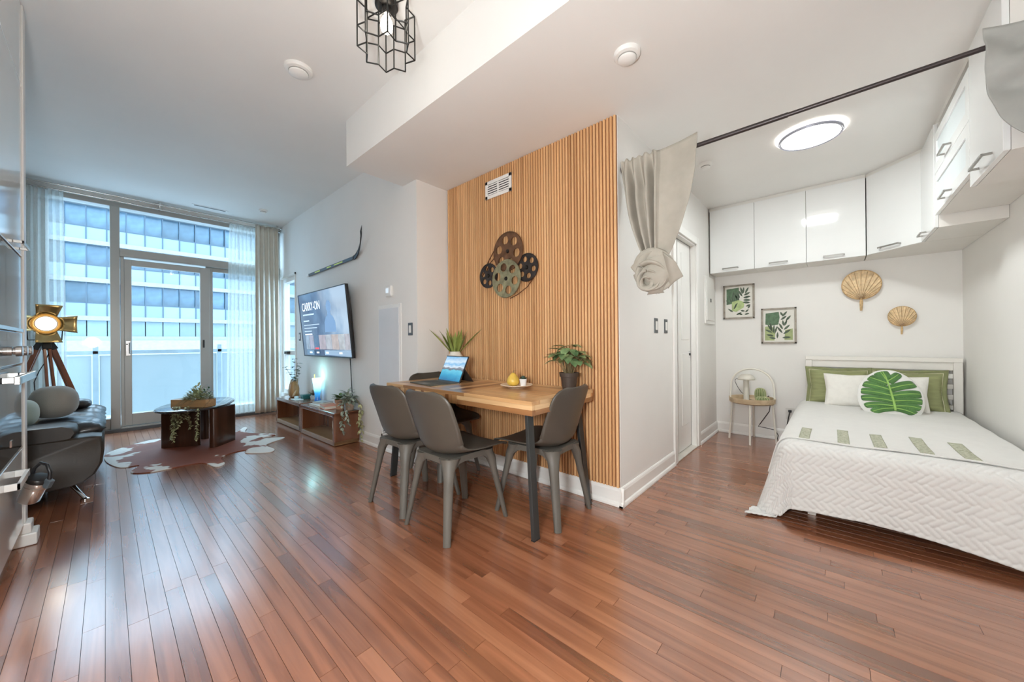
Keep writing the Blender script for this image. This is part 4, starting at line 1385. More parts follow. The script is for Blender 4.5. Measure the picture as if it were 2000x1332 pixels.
def board(x0, x1, y0, y1, z0, z1, m_, nm='top_board', bv=0.0015):
    cx, cy = (x0 + x1) / 2, (y0 + y1) / 2
    g_ = 0.0006
    return MB().box(x0 - cx + g_, x1 - cx - g_, y0 - cy + g_, y1 - cy - g_, z0, z1).build(nm, m_, dt, bevel=bv, loc=(cx, cy, 0))


tt = 0.022
bw = 0.075
# border boards, then three panels of boards laid crosswise and lengthwise
for sx in (-1, 1):
    a, b = sorted((sx * hx, sx * (hx - bw)))
    y = -hy
    while y < hy - 0.01:
        l = min(RND.choice((0.42, 0.55, 0.7)), hy - y)
        if hy - (y + l) < 0.15:
            l = hy - y
        board(a, b, y, y + l, TZ - tt, TZ + RND.uniform(-.0004, .0004), TEAK_Y)
        y += l
for sy in (-1, 1):
    a, b = sorted((sy * hy, sy * (hy - bw)))
    board(-hx + bw, hx - bw, a, b, TZ - tt, TZ, TEAK_X)
pan = [(-hy + bw, -hy + bw + 0.46, 'y'), (-hy + bw + 0.46, hy - bw - 0.42, 'x'), (hy - bw - 0.42, hy - bw, 'y')]
for a, b, d in pan:
    if d == 'x':
        n = int((b - a) / 0.062)
        for i in range(n):
            board(-hx + bw, hx - bw, a + (b - a) * i / n, a + (b - a) * (i + 1) / n, TZ - tt, TZ + RND.uniform(-.0004, .0004), TEAK_X)
    else:
        n = 8
        w_ = 2 * (hx - bw)
        for i in range(n):
            board(-hx + bw + w_ * i / n, -hx + bw + w_ * (i + 1) / n, a, b, TZ - tt, TZ + RND.uniform(-.0004, .0004), TEAK_Y)
# apron: long faces of stacked strips with a run of vertical blocks, end faces of two strips
for sx in (-1, 1):
    a, b = sorted((sx * (hx - 0.001), sx * (hx - 0.030)))
    board(a, b, -hy, -hy + 0.62, TZ - 0.048, TZ - tt, TEAK_Y, 'apron_strip')
    board(a, b, -hy, -hy + 0.62, TZ - 0.078, TZ - 0.048, TEAK_Y, 'apron_strip')
    y = -hy + 0.62
    while y < hy - 0.02:
        w_ = RND.choice((0.035, 0.05, 0.07))
        w_ = min(w_, hy - y)
        board(a, b, y, y + w_, TZ - 0.078, TZ - tt, TEAK_X, 'apron_block')
        y += w_
for sy in (-1, 1):
    a, b = sorted((sy * (hy - 0.001), sy * (hy - 0.030)))
    for z0, z1 in ((TZ - 0.050, TZ - tt), (TZ - 0.078, TZ - 0.050)):
        board(-hx + 0.030, hx - 0.030, a, b, z0, z1, TEAK_X, 'apron_strip')
TLEG = mat('table_leg_metal', (0.055, 0.058, 0.058), 0.42, 0.5, var=0.1)
for sx in (-1, 1):
    for sy in (-1, 1):
        p = Vector((sx * (hx - 0.075), sy * (hy - 0.085), TZ - 0.03))
        q = Vector((sx * (hx - 0.045), sy * (hy - 0.018), 0.004))
        lg = MB().bar(q, p, 0.050, 0.022, upv=(0, 1, 0)).build('leg', TLEG, dt, bevel=0.002)
        MB().box(q.x - 0.026, q.x + 0.026, q.y - 0.012, q.y + 0.012, 0.0, 0.006).build('foot_pad', BLACK, lg)

# ------------------------------------------------------------------ dining chairs
SHELL = mat('chair_shell', (0.074, 0.063, 0.050), 0.42, var=0.08, scale=5, bump=0.05, bscale=220)
CFRAME = mat('chair_frame', (0.105, 0.095, 0.080), 0.45, var=0.08, scale=5)
path = [(0.245, 0.432), (0.235, 0.441), (0.19, 0.449), (0.10, 0.446), (0.0, 0.438), (-0.09, 0.434), (-0.145, 0.443), (-0.180, 0.468), (-0.200, 0.510), (-0.215, 0.58), (-0.232, 0.66), (-0.250, 0.74), (-0.260, 0.785), (-0.2635, 0.803)]
halfw = [0.176, 0.196, 0.212, 0.222, 0.222, 0.214, 0.205, 0.203, 0.208, 0.216, 0.217, 0.208, 0.172, 0.108]
def cat_(arr, t):
    k = t * (len(arr) - 1)
    i = min(int(k), len(arr) - 2)
    f = k - i

    def g(j):
        return arr[max(0, min(len(arr) - 1, j))]

    def h(a, b, c, d):
        return 0.5 * (2 * b + (c - a) * f + (2 * a - 5 * b + 4 * c - d) * f * f + (3 * b - a - 3 * c + d) * f ** 3)
    a, b, c, d = g(i - 1), g(i), g(i + 1), g(i + 2)
    if isinstance(b, tuple):
        return tuple(h(*q) for q in zip(a, b, c, d))
    return h(a, b, c, d)


dish = [0.006, 0.010, 0.016, 0.024, 0.034, 0.050, 0.066, 0.076, 0.074, 0.062, 0.048, 0.036, 0.026, 0.020]


def make_chair(label, loc, rz):
    t = thing('dining_chair', label, 'chair', loc, rz)

    def fn(u, v):
        y, z = cat_(path, v)
        ya, za = cat_(path, max(0, v - 0.03))
        yb, zb = cat_(path, min(1, v + 0.03))
        d = Vector((yb - ya, zb - za)).normalized()
        nn = Vector((-d.y, d.x))
        if nn.y < 0 and abs(d.x) > 0.7:
            nn = -nn
        if abs(d.x) <= 0.7:
            nn = Vector((abs(d.y), d.x if d.y < 0 else -d.x))
        w = cat_(halfw, v)
        x = (u - 0.5) * 2
        cup = cat_(dish, v) * abs(x) ** 2.3
        return (x * w, y + nn.x * cup, z + nn.y * cup)
    MB().grid(fn, 21, 52).build('seat_shell', SHELL, t, smooth=60, solid=0.008)
    # frame: four flared legs and arched rails
    tops = {}
    for sx in (-1, 1):
        for sy in (-1, 1):
            foot = Vector((sx * 0.190, sy * 0.225 - (0.005 if sy < 0 else 0), 0))
            top = Vector((sx * 0.128, sy * 0.150 - 0.01, 0.432))
            rings = []
            for tt_, wx, wy in ((0, 0.021, 0.014), (0.35, 0.024, 0.017), (0.70, 0.028, 0.021), (0.86, 0.035, 0.030), (0.95, 0.050, 0.048), (1.0, 0.062, 0.058)):
                c = foot.lerp(top, tt_)
                ring = []
                dx = Vector((sx, sy, 0)).normalized()
                dy = Vector((-dx.y, dx.x, 0))
                for k_ in range(10):
                    a = 2 * PI * k_ / 10
                    ca, sa = cos(a), sin(a)
                    q = c + dx * wy * math.copysign(abs(ca) ** 0.75, ca) + dy * wx * math.copysign(abs(sa) ** 0.75, sa)
                    if tt_ > 0.9:
                        q -= dx * wy * 0.5
                    ring.append(q)
                rings.append(ring)
            MB().loft(rings).build('leg', CFRAME, t, smooth=50)
    for (ax_, ay_, bx_, by_) in ((-1, -1, 1, -1), (-1, 1, 1, 1), (-1, -1, -1, 1), (1, -1, 1, 1)):
        p = Vector((ax_ * 0.140, ay_ * 0.160 - 0.01, 0))
        q = Vector((bx_ * 0.140, by_ * 0.160 - 0.01, 0))
        mb = MB()
        rings = []
        d = (q - p).normalized()
        nn = Vector((-d.y, d.x, 0)) * 0.011
        for i in range(11):
            s_ = i / 10
            c = p.lerp(q, s_)
            e = abs(2 * s_ - 1)
            zb = 0.400 - 0.085 * max(0, (e - 0.45) / 0.55) ** 2.2
            ztop = 0.434
            rings.append([c - nn + Vector((0, 0, zb)), c + nn + Vector((0, 0, zb)), c + nn + Vector((0, 0, ztop)), c - nn + Vector((0, 0, ztop))])
        mb.loft(rings).build('apron_rail', CFRAME, t, smooth=40)
    MB().box(-0.14, 0.14, -0.17, 0.15, 0.412, 0.430).build('seat_support', CFRAME, t)
    return t


def place(src, label, loc, rz):
    c = copy_tree(src)
    c.location = loc
    c.rotation_euler = (0, 0, rz)
    c['label'] = label
    return c


ch = make_chair('brown grey moulded chair on the long side nearest the camera, middle of the table edge', (1.415, 1.715, 0), -PI / 2)
place(ch, 'brown grey moulded chair on the long side nearest the television wall', (1.425, 2.175, 0), rad(-88))
place(ch, 'brown grey moulded chair at the bedroom end of the table beside the potted plant', (1.862, 1.405, 0), rad(3))
place(ch, 'brown grey moulded chair tucked in at the far end behind the tablet computer', (1.905, 2.475, 0), rad(176))

# ------------------------------------------------------------------ things on the table
tb = thing('tablet_computer', 'tablet computer on its kickstand with a grey keyboard cover and a lake picture on screen', 'tablet', (1.835, 2.33, TZ + 0.001), rad(-98))
KEY = mat('keyboard_felt', (0.105, 0.105, 0.085), 0.8, var=0.1, scale=30)
MB().box(-0.150, 0.150, -0.225, -0.012, 0.0, 0.005).build('keyboard_cover', KEY, tb, bevel=0.001)
kk = MB()
for r_ in range(5):
    for c_ in range(13):
        kk.box(-0.135 + c_ * 0.0209, -0.135 + c_ * 0.0209 + 0.0175, -0.065 - r_ * 0.0205, -0.048 - r_ * 0.0205, 0.005, 0.0065)
kk.build('keys', mat('key_caps', (0.07, 0.07, 0.06), 0.6), tb, kind='stuff')
MB().box(-0.05, 0.05, -0.218, -0.165, 0.005, 0.0056).build('touchpad', mat('touchpad', (0.085, 0.085, 0.075), 0.4), tb)
tiltm = Matrix.Rotation(rad(-24), 4, 'X')
sm_ = MB()
sm_.box(-0.146, 0.146, 0, 0.008, 0.0, 0.205, M=tiltm).build('tablet_body', mat('tablet_graphite', (0.06, 0.06, 0.065), 0.3, 0.5), tb, bevel=0.002)
m, N, L, B = nt('tablet_wallpaper')
tc = N.new('ShaderNodeTexCoord')
sx_ = N.new('ShaderNodeSeparateXYZ')
L.new(tc.outputs['Object'], sx_.inputs[0])
nz = N.new('ShaderNodeTexNoise')
nz.inputs['Scale'].default_value = 26
nz.inputs['Detail'].default_value = 5
mp = N.new('ShaderNodeMapping')
mp.inputs['Scale'].default_value = (0.6, 1, 1.2)
L.new(tc.outputs['Object'], mp.inputs[0])
L.new(mp.outputs[0], nz.inputs['Vector'])
mr = N.new('ShaderNodeMapRange')
mr.inputs['From Min'].default_value = 0.012
mr.inputs['From Max'].default_value = 0.182
ad = N.new('ShaderNodeMath')
ad.operation = 'MULTIPLY_ADD'
ad.inputs[1].default_value = 0.05
L.new(nz.outputs['Fac'], ad.inputs[0])
L.new(sx_.outputs['Z'], ad.inputs[2])
sub = N.new('ShaderNodeMath')
sub.operation = 'SUBTRACT'
sub.inputs[1].default_value = 0.025
L.new(ad.outputs[0], sub.inputs[0])
L.new(sub.outputs[0], mr.inputs[0])
cr = N.new('ShaderNodeValToRGB')
cr.color_ramp.elements[0].position = 0.0
cr.color_ramp.elements[0].color = (0.02, 0.20, 0.42, 1)
cr.color_ramp.elements[1].position = 1.0
cr.color_ramp.elements[1].color = (0.16, 0.46, 0.80, 1)
for p_, c_ in ((0.20, (0.04, 0.38, 0.62)), (0.40, (0.14, 0.58, 0.76)), (0.44, (0.13, 0.12, 0.13)), (0.52, (0.32, 0.30, 0.32)), (0.56, (0.78, 0.86, 0.92)), (0.68, (0.22, 0.50, 0.80)), (0.80, (0.72, 0.84, 0.94))):
    cr.color_ramp.elements.new(p_).color = (*c_, 1)
L.new(mr.outputs[0], cr.inputs[0])
L.new(cr.outputs[0], B.inputs['Emission Color'])
B.inputs['Emission Strength'].default_value = 0.36
B.inputs['Base Color'].default_value = (0.01, 0.01, 0.01, 1)
B.inputs['Roughness'].default_value = 0.15
MB().box(-0.139, 0.139, -0.0015, 0.001, 0.010, 0.197, M=tiltm).build('screen', m, tb)
MB().bar((0, 0.050, 0.100), (0, 0.125, 0.002), 0.286, 0.003, upv=(0, 1, 0)).build('kickstand', mat('kickstand_brown', (0.05, 0.04, 0.035), 0.5), tb)

tb.scale = (1.14, 1.1, 1.1)
gv = thing('white_vase', 'round white ceramic vase with tall green grass behind the tablet computer', 'vase', (2.045, 2.49, TZ + 0.0005))
MB().lathe([(0.001, 0.0), (0.055, 0.0), (0.074, 0.02), (0.090, 0.08), (0.092, 0.13), (0.080, 0.18), (0.052, 0.215), (0.044, 0.238), (0.040, 0.238), (0.040, 0.22), (0.001, 0.21)], n=28).build('vase_body', mat('white_ceramic', (0.80, 0.76, 0.69), 0.35, var=0.02), gv, smooth=50)
GRASS = mat('grass_leaf', (0.20, 0.28, 0.055), 0.5, var=0.3, scale=12, col2=(0.36, 0.40, 0.10))
rr = random.Random(8)
for i in range(26):
    a = rr.uniform(0, 2 * PI)
    s_ = rr.uniform(0.05, 0.38) if i > 1 else 0.75
    if i == 0:
        a = rad(-70)
    if i == 1:
        a = rad(110)
    MB().leaf((0.02 * cos(a), 0.02 * sin(a), 0.205), (s_ * cos(a), s_ * sin(a), 1.0), (cos(a), sin(a), 0.2), rr.uniform(0.18, 0.26) if i > 1 else 0.34, 0.034, bend=-0.18, fold=0.25).build('grass_blade', GRASS, gv, smooth=180)

plx = thing('cream_plate', 'cream ceramic plate under the yellow pear ornament and small cactus', 'plate', (1.905, 1.655, TZ + 0.0005))
MB().lathe([(0.001, 0.004), (0.055, 0.004), (0.060, 0.0), (0.064, 0.004), (0.098, 0.012), (0.114, 0.020), (0.112, 0.023), (0.096, 0.016), (0.062, 0.009), (0.001, 0.008)], n=36).build('plate_body', mat('cream_ceramic', (0.72, 0.60, 0.46), 0.35, var=0.04), plx, smooth=50)
pr_ = thing('pear_ornament', 'yellow pear ornament standing on the cream plate', 'ornament', (1.908, 1.690, TZ + 0.0092))
MB().lathe([(0.001, 0.0), (0.024, 0.001), (0.040, 0.012), (0.047, 0.030), (0.044, 0.048), (0.034, 0.064), (0.024, 0.076), (0.017, 0.086), (0.010, 0.092), (0.001, 0.093)], n=24).build('pear_body', mat('yellow_glaze', (0.72, 0.47, 0.08), 0.35, var=0.12, scale=14), pr_, smooth=180)
MB().tube([(0, 0, 0.091), (0.004, -0.003, 0.108)], [0.003, 0.002], 6).build('stalk', STEM, pr_)
MB().leaf((0.002, -0.001, 0.100), (0.6, -0.8, 0.6), (0, 0, 1), 0.026, 0.013).build('leaf', LV2, pr_, smooth=180)
sc_ = thing('mini_cactus', 'tiny dark green cactus in a white pot on the cream plate', 'plant', (1.925, 1.612, TZ + 0.0095))
MB().lathe([(0.001, 0), (0.019, 0), (0.027, 0.052), (0.024, 0.052), (0.022, 0.044), (0.001, 0.044)], n=20).build('pot', mat('white_pot', (0.80, 0.79, 0.78), 0.4), sc_, smooth=40)
CACT = mat('cactus_dark', (0.06, 0.10, 0.07), 0.6, var=0.4, scale=60)
for i in range(26):
    a = i * 2.4
    e = (i / 26) * 1.4
    MB().leaf((0.006 * cos(a), 0.006 * sin(a), 0.045), (cos(a) * cos(e), sin(a) * cos(e), sin(e) + 0.25), (0, 0, 1), 0.030, 0.012, bend=-0.2, fold=0.3).build('succulent_leaf', CACT, sc_, smooth=180)

pp = thing('pilea_plant', 'bushy round leaved plant in a dark brown pot at the bedroom end of the table', 'plant', (2.062, 1.325, TZ + 0.0005))
MB().lathe([(0.001, 0), (0.044, 0), (0.056, 0.082), (0.063, 0.084), (0.066, 0.110), (0.060, 0.110), (0.056, 0.090), (0.001, 0.088)], n=26).build('pot', mat('brown_pot', (0.060, 0.040, 0.030), 0.55, var=0.15), pp, smooth=35)
PIL = mat('pilea_leaf', (0.10, 0.19, 0.075), 0.4, var=0.3, scale=18, col2=(0.24, 0.36, 0.16))
rr = random.Random(21)
for i in range(42):
    a = i * 2.399
    b = (i / 42) ** 0.6
    tip = Vector((0.105 * b * cos(a), 0.105 * b * sin(a), 0.150 + 0.14 * (1 - b * 0.8) + rr.uniform(-0.012, 0.03)))
    base = Vector((0.02 * cos(a), 0.02 * sin(a), 0.088))
    so = MB().tube([base, base.lerp(tip, 0.5) + Vector((0, 0, 0.015)), tip], 0.0018, 5).build('stem', STEM, pp, smooth=60)
    d = Vector((cos(a), sin(a), rr.uniform(-0.45, 0.5)))
    MB().leaf(tip, d, (0, 0, 1), rr.uniform(0.068, 0.092), 0.066, bend=0.3, fold=0.10).build('leaf', PIL, so, smooth=180)

# ------------------------------------------------------------------ bedroom wall cabinets
HND = mat('handle_nickel', (0.34, 0.33, 0.31), 0.3, 0.9, var=0.05)
CZ0, CZ1 = 1.815, 2.512


def wall_cabinet(p, q, depth, z0, z1, label, hfrac=(0.32, 0.72), door=True, name='wall_cabinet', hz=0.035):
    """cabinet whose front runs from p to q (seen left to right from inside the room)"""
    p, q = Vector((*p, 0)), Vector((*q, 0))
    d = (q - p)
    w = d.length
    d.normalize()
    t = thing(name, label, 'cabinet', (p.x, p.y, z0), math.atan2(d.y, d.x))
    # local x along the front, local -y = into the room? front normal is to the right of d
    if depth:
        MB().box(0.001, w - 0.001, 0.02, depth, 0.0, z1 - z0).build('carcass', CABI, t)
    if door:
        dr = MB().box(0.0015, w - 0.0015, 0.0, 0.019, 0.002, z1 - z0 - 0.002).build('door', GLOSSW, t, bevel=0.0015)
        a, b = w * hfrac[0], w * hfrac[1]
        MB().box(a, a + 0.008, -0.026, 0.0, hz - 0.005, hz + 0.005).box(b - 0.008, b, -0.026, 0.0, hz - 0.005, hz + 0.005).box(a, b, -0.032, -0.024, hz - 0.006, hz + 0.006).build('handle', HND, dr, bevel=0.001)
    return t


ys = (1.022, 0.606, 0.186, -0.226)
names = ('first', 'second', 'third')
labs = ('white gloss wall cabinet against the bathroom door wall above the leaf pictures', 'white gloss wall cabinet with two small lamp reflections, second from the bathroom door wall', 'white gloss wall cabinet reflecting the round ceiling light, above the larger palm fan')
for i in range(3):
    wall_cabinet((4.495, ys[i]), (4.495, ys[i + 1]), 0.30, CZ0, CZ1, labs[i], (0.30, 0.66))
# diagonal corner cabinet: wedge carcass built to the corner
cc = wall_cabinet((4.495, -0.230), (4.188, -0.518), 0, CZ0, CZ1, 'white gloss corner cabinet with a diagonal door between the two cabinet runs', (0.28, 0.66))
wz = MB().prism([(4.508, -0.232), (4.190, -0.530), (4.190, -0.818), (4.798, -0.818), (4.798, -0.232)], Matrix.Identity(4), CZ1 - CZ0)
Mi = (Matrix.Translation((4.495, -0.230, 0)) @ rotz(math.atan2(-0.288, -0.307))).inverted()
wz.v = [tuple(Mi @ Vector(v)) for v in wz.v]
wz.build('carcass', CABI, cc)
wall_cabinet((4.184, -0.515), (3.700, -0.515), 0.303, CZ0, CZ1, 'narrow looking white gloss cabinet beside the diagonal corner cabinet', (0.12, 0.42))
gc = wall_cabinet((3.690, -0.515), (2.862, -0.515), 0.303, 1.893, 2.428, 'white wall cabinet with two long frosted glass flap doors', door=False, name='glass_cabinet')
FG = mat('frosted_cabinet_glass', (0.60, 0.65, 0.66), 0.25, var=0.02)
for j in range(2):
    z0 = 0.002 + j * 0.267
    dd = MB().box(0.002, 0.826, 0.0, 0.019, z0, z0 + 0.062).box(0.002, 0.826, 0.0, 0.019, z0 + 0.205, z0 + 0.263).box(0.002, 0.066, 0.0, 0.019, z0 + 0.062, z0 + 0.205).box(0.762, 0.826, 0.0, 0.019, z0 + 0.062, z0 + 0.205).build('flap_door', GLOSSW, gc)
    MB().box(0.060, 0.768, 0.007, 0.012, z0 + 0.058, z0 + 0.209).build('frosted_pane', FG, dd)
    a, b = 0.30, 0.47
    MB().box(a, a + 0.008, -0.026, 0.0, z0 + 0.026, z0 + 0.036).box(b - 0.008, b, -0.026, 0.0, z0 + 0.026, z0 + 0.036).box(a, b, -0.032, -0.024, z0 + 0.025, z0 + 0.037).build('handle', HND, dd, bevel=0.001)
wall_cabinet((2.858, -0.515), (2.388, -0.515), 0.303, 1.820, CZ1, 'tall white gloss cabinet half hidden by the knotted curtain near the camera', (0.30, 0.72), hz=0.045)
flr = sroot('trim_3', (0, 0, 0))
MB().box(4.515, 4.53, -0.226, 1.03, CZ1, ZL).build('filler_strip', CABI, flr)
MB().box(2.388, 4.19, -0.55, -0.535, CZ1, ZL).build('filler_strip', CABI, flr)
MB().prism([(4.530, -0.226), (4.196, -0.54), (4.196, -0.55), (4.545, -0.226)], Matrix.Translation((0, 0, CZ1)), ZL - CZ1).build('filler_strip', CABI, flr)
bx = thing('sensor_box', 'little white box standing on top of the frosted glass cabinet', 'box', (3.60, -0.58, 2.4295))
MB().box(-0.03, 0.03, -0.02, 0.02, 0, 0.07).build('box_shell', WHITE, bx, bevel=0.005)
MB().box(-0.006, 0.006, 0.02, 0.022, 0.03, 0.05).build('sensor_eye', DARKM, bx)

# ------------------------------------------------------------------ curtain rod and two knotted curtains
CR = thing('room_divider_rod', 'long dark curtain rod crossing the bedroom opening under the ceiling', 'curtain rod', (2.28, 0.11, 2.203))
RODM = mat('rod_dark_bronze', (0.055, 0.045, 0.045), 0.35, 0.5, var=0.1)
MB().cyl((0, 0.920, 0), (0, 0.05, 0.0), 0.0125, n=14).build('outer_tube', RODM, CR, smooth=50)
MB().cyl((0, 0.10, 0), (0, -0.915, 0), 0.0105, n=14).build('inner_tube', RODM, CR, smooth=50)
for yy, s_ in ((0.926, -1), (-0.929, 1)):
    MB().lathe([(0.024, 0), (0.024, 0.006), (0.016, 0.014), (0.014, 0.03)], n=16, M=basis((0, yy, 0), (1, 0, 0), (0, 0, s_), (0, s_, 0))).build('end_cup', RODM, CR, smooth=40)
LINEN = mat('linen_curtain', (0.42, 0.39, 0.33), 0.85, var=0.05, scale=14, bump=0.10, bscale=420, col2=(0.455, 0.425, 0.365))


def knot_curtain(label, y0, y1, yk, zk, dirn, folds, m_, flat=0.4, zt=2.2, rk=1.0, cx=2.4, wr=0.009):
    """curtain gathered on the rod from y0 (wall end) to y1 (free end), pulled to a knot at (yk, zk)"""
    t = thing('knotted_curtain', label, 'curtain', (2.28, yk, zk))

    def fn(u, v):
        # u across the cloth, v from top (0) to knot (1)
        g = u ** 1.0
        gather = 1 if u < 1 - flat else 0
        # gathered folds over the first part, flat panel for the rest
        uu = u / (1 - flat) if u < 1 - flat else 1
        yy = y0 + (y1 - y0) * (0.52 * min(1, u / (1 - flat)) + 0.48 * max(0, (u - (1 - flat)) / flat))
        conv = v ** cx
        yk_ = yk - zk * 0 + (0.16 * (1 - 2 * u)) * (1 if y0 > y1 else -1) * 0.42
        y = yy * (1 - conv) + yk_ * conv
        fa = ((0.040 + 0.012 * sin(9 * uu)) if u < 1 - flat else 0.014) * (1 - 0.25 * v) * min(1, v * 4 + 0.15)
        ph = folds * 2 * PI * uu + 0.9 * sin(4.2 * uu + 1.5 * v) if u < 1 - flat else folds * 2 * PI + 1.2 * (u - 1 + flat) / flat * PI
        x = fa * sin(ph) - 0.022 * sin(PI * v) * (1 + u)
        head = max(0, 1 - v / 0.06)
        lift = 0.030 * u ** 3 * 1.2 if u > 1 - flat else 0.008 * sin(ph * 1.5)
        z = zt + 0.035 + lift * (1 - v) - (zt + 0.035 - (zk + 0.13)) * v
        if u > 1 - flat:
            z -= 0.06 * v * (u - 1 + flat)
        x -= 0.052 * max(0, 1 - v / 0.28) if u < 1 - flat else 0.019 * max(0, 1 - v / 0.3)
        x -= min(1, v * 5) * wr * (sin(14 * v + 5 * u) + 0.6 * sin(23 * v - 9 * u + 1)) * sin(PI * min(1, v * 1.3 + 0.1)) * (0.3 + 0.7 * u)
        return (x, y - yk, z - zk)
    MB().grid(fn, 90, 44).build('hanging_cloth', m_, t, smooth=180, solid=0.004)

    def back(u, v):
        a = fn(u, v * 0.06)
        return (0.016, a[1] + 0.012 * dirn * u * -1, a[2] - 0.004)
    MB().grid(back, 60, 4).build('rod_pocket', m_, t, smooth=180, solid=0.003)
    # the knot: an overhand twist of rolled cloth, then a short rolled tail
    kb = MB()

    def ball(u, v):
        a, b = 2 * PI * u, -PI / 2 + PI * v
        r_ = 1 + 0.08 * sin(3 * a + 4 * b) + 0.05 * sin(7 * b + a)
        return (0.012 + 0.070 * r_ * cos(b) * cos(a), 0.112 * rk * r_ * cos(b) * sin(a), 0.050 + 0.125 * r_ * sin(b))
    kb.grid(ball, 40, 22).build('knot_core', m_, t, smooth=180)
    wraps = ((-0.010, 0.000, 0.050, 0.098, 0.108, 0.040, 0.2), (-0.034, 0.012, 0.022, 0.076, 0.086, 0.034, 0.9), (-0.052, 0.026, -0.006, 0.052, 0.060, 0.027, 1.7), (-0.062, 0.036, -0.022, 0.026, 0.032, 0.018, 2.6))
    for cx_, cy_, cz_, ry_, rz_, th_, ph_ in wraps:
        pts, rr_ = [], []
        for i in range(33):
            a = 2 * PI * i / 32 * 0.97 + ph_
            k_ = 1 + 0.07 * sin(2 * a + ph_)
            pts.append(Vector((cx_ - 0.016 * sin(a + 0.8) + 0.010 * cos(2 * a), (cy_ * dirn * -1 + ry_ * k_ * cos(a)) * rk, cz_ + rz_ * k_ * sin(a))))
            rr_.append(th_ * (0.78 + 0.26 * sin(a * 1.0 + ph_ + 0.5)))
        MB().tube(pts, rr_, 12, flat=0.5).build('cloth_roll', m_, t, smooth=180)

    def flap(p0, p1, p2, p3, puff):
        p0, p1, p2, p3 = Vector(p0), Vector(p1), Vector(p2), Vector(p3)

        def f(u, v):
            a = p0.lerp(p1, u)
            b = p3.lerp(p2, u)
            q = a.lerp(b, v)
            return tuple(q + Vector((-puff * sin(PI * u) * (1 - 0.4 * v), 0, 0)))
        return f
    e = dirn * rk
    MB().grid(flap((-0.030, 0.055 * e, 0.160), (-0.050, 0.135 * e, 0.085), (-0.004, 0.165 * e, 0.000), (0.02, 0.070 * e, -0.060), 0.035), 14, 14).build('cloth_flap', m_, t, smooth=180, solid=0.004)
    MB().grid(flap((-0.030, 0.02 * e, 0.175), (-0.045, -0.080 * e, 0.150), (-0.020, -0.150 * e, 0.095), (0.0, -0.09 * e, 0.02), 0.028), 14, 14).build('cloth_flap', m_, t, smooth=180, solid=0.004)
    MB().grid(flap((-0.020, 0.03 * e, -0.045), (-0.045, -0.02 * e, -0.065), (-0.010, -0.05 * e, -0.090), (0.01, 0.05 * e, -0.085), 0.02), 10, 8).build('cloth_flap', m_, t, smooth=180, solid=0.004)
    return t


knot_curtain('beige linen curtain tied in a large knot beside the slatted wall corner', 1.022, 0.572, 0.825, 1.455, -1, 4, LINEN)
knot_curtain('grey linen curtain tied up at the camera side of the dark rod', -0.818, -0.442, -0.715, 1.655, 1, 3, mat('grey_linen_curtain', (0.34, 0.345, 0.325), 0.85, var=0.05, scale=14, bump=0.10, bscale=420), flat=0.55, rk=0.8, cx=5.0, wr=0.022)

# ------------------------------------------------------------------ wall plates and panel by the bathroom door
switch('light_switch', (2.862, YD, 1.192), 0, 'dark framed wall switch nearest the slatted wall corner', SWM)
switch('light_switch', (3.082, YD, 1.192), 0, 'dark framed wall switch nearest the bathroom door casing', SWM)
bp_ = thing('breaker_panel', 'white electrical breaker panel on the wall between bathroom door and bedroom corner', 'panel', (4.48, YD, 1.515))
MB().box(-0.185, 0.185, -0.016, 0, -0.26, 0.26).build('panel_frame', TRIM, bp_, bevel=0.003)
pd_ = MB().box(-0.150, 0.150, -0.022, -0.014, -0.225, 0.225).build('panel_door', TRIM, bp_, bevel=0.002)
MB().box(-0.012, 0.012, -0.028, -0.02, -0.02, 0.02).build('latch', BLACK, pd_, bevel=0.002)
# shower curtain glimpsed in the bathroom
bc = mat('patterned_shower_curtain', (0.60, 0.55, 0.50), 0.8, var=0.3, scale=30, col2=(0.16, 0.11, 0.10))
scu = thing('shower_curtain', 'speckled patterned shower curtain glimpsed through the bathroom doorway', 'curtain', (3.72, 1.36, 0.20))
MB().grid(lambda u, v: (-0.45 + 0.9 * u, 0.025 * sin(u * 40), 1.82 * v), 90, 10).build('curtain_cloth', bc, scu, smooth=180, solid=0.002)
MB().cyl((-0.6, 0, 1.84), (0.7, 0, 1.84), 0.012, n=10).build('shower_rail', CHROME, scu, smooth=50)

# ------------------------------------------------------------------ pictures and palm fans on the back wall
PFR = wood('grey_oak_frame', (0.26, 0.23, 0.19), (0.34, 0.30, 0.25), (0.42, 0.38, 0.32), 'Y', 0.5, 0, perobj=False)
PAP = mat('print_paper', (0.74, 0.72, 0.66), 0.7, var=0.02)
DG = mat('print_dark_green', (0.085, 0.115, 0.080), 0.7, var=0.35, scale=22)
MG = mat('print_forest_green', (0.10, 0.17, 0.10), 0.7, var=0.3, scale=30)
LG = mat('print_light_green', (0.42, 0.52, 0.24), 0.7, var=0.2, scale=20)
OG = mat('print_olive', (0.36, 0.42, 0.20), 0.7, var=0.15, scale=20)


def leaf2d(x, y, a, l, w):
    d = Vector((cos(a), sin(a)))
    n_ = Vector((-d.y, d.x))
    o_ = Vector((x, y))
    out = []
    for t, s_ in ((0, 0), (0.2, 0.7), (0.45, 1), (0.75, 0.7), (1, 0), (0.75, -0.7), (0.45, -1), (0.2, -0.7)):
        q = o_ + d * l * t + n_ * w / 2 * s_
        out.append((q.x, q.y))
    return out


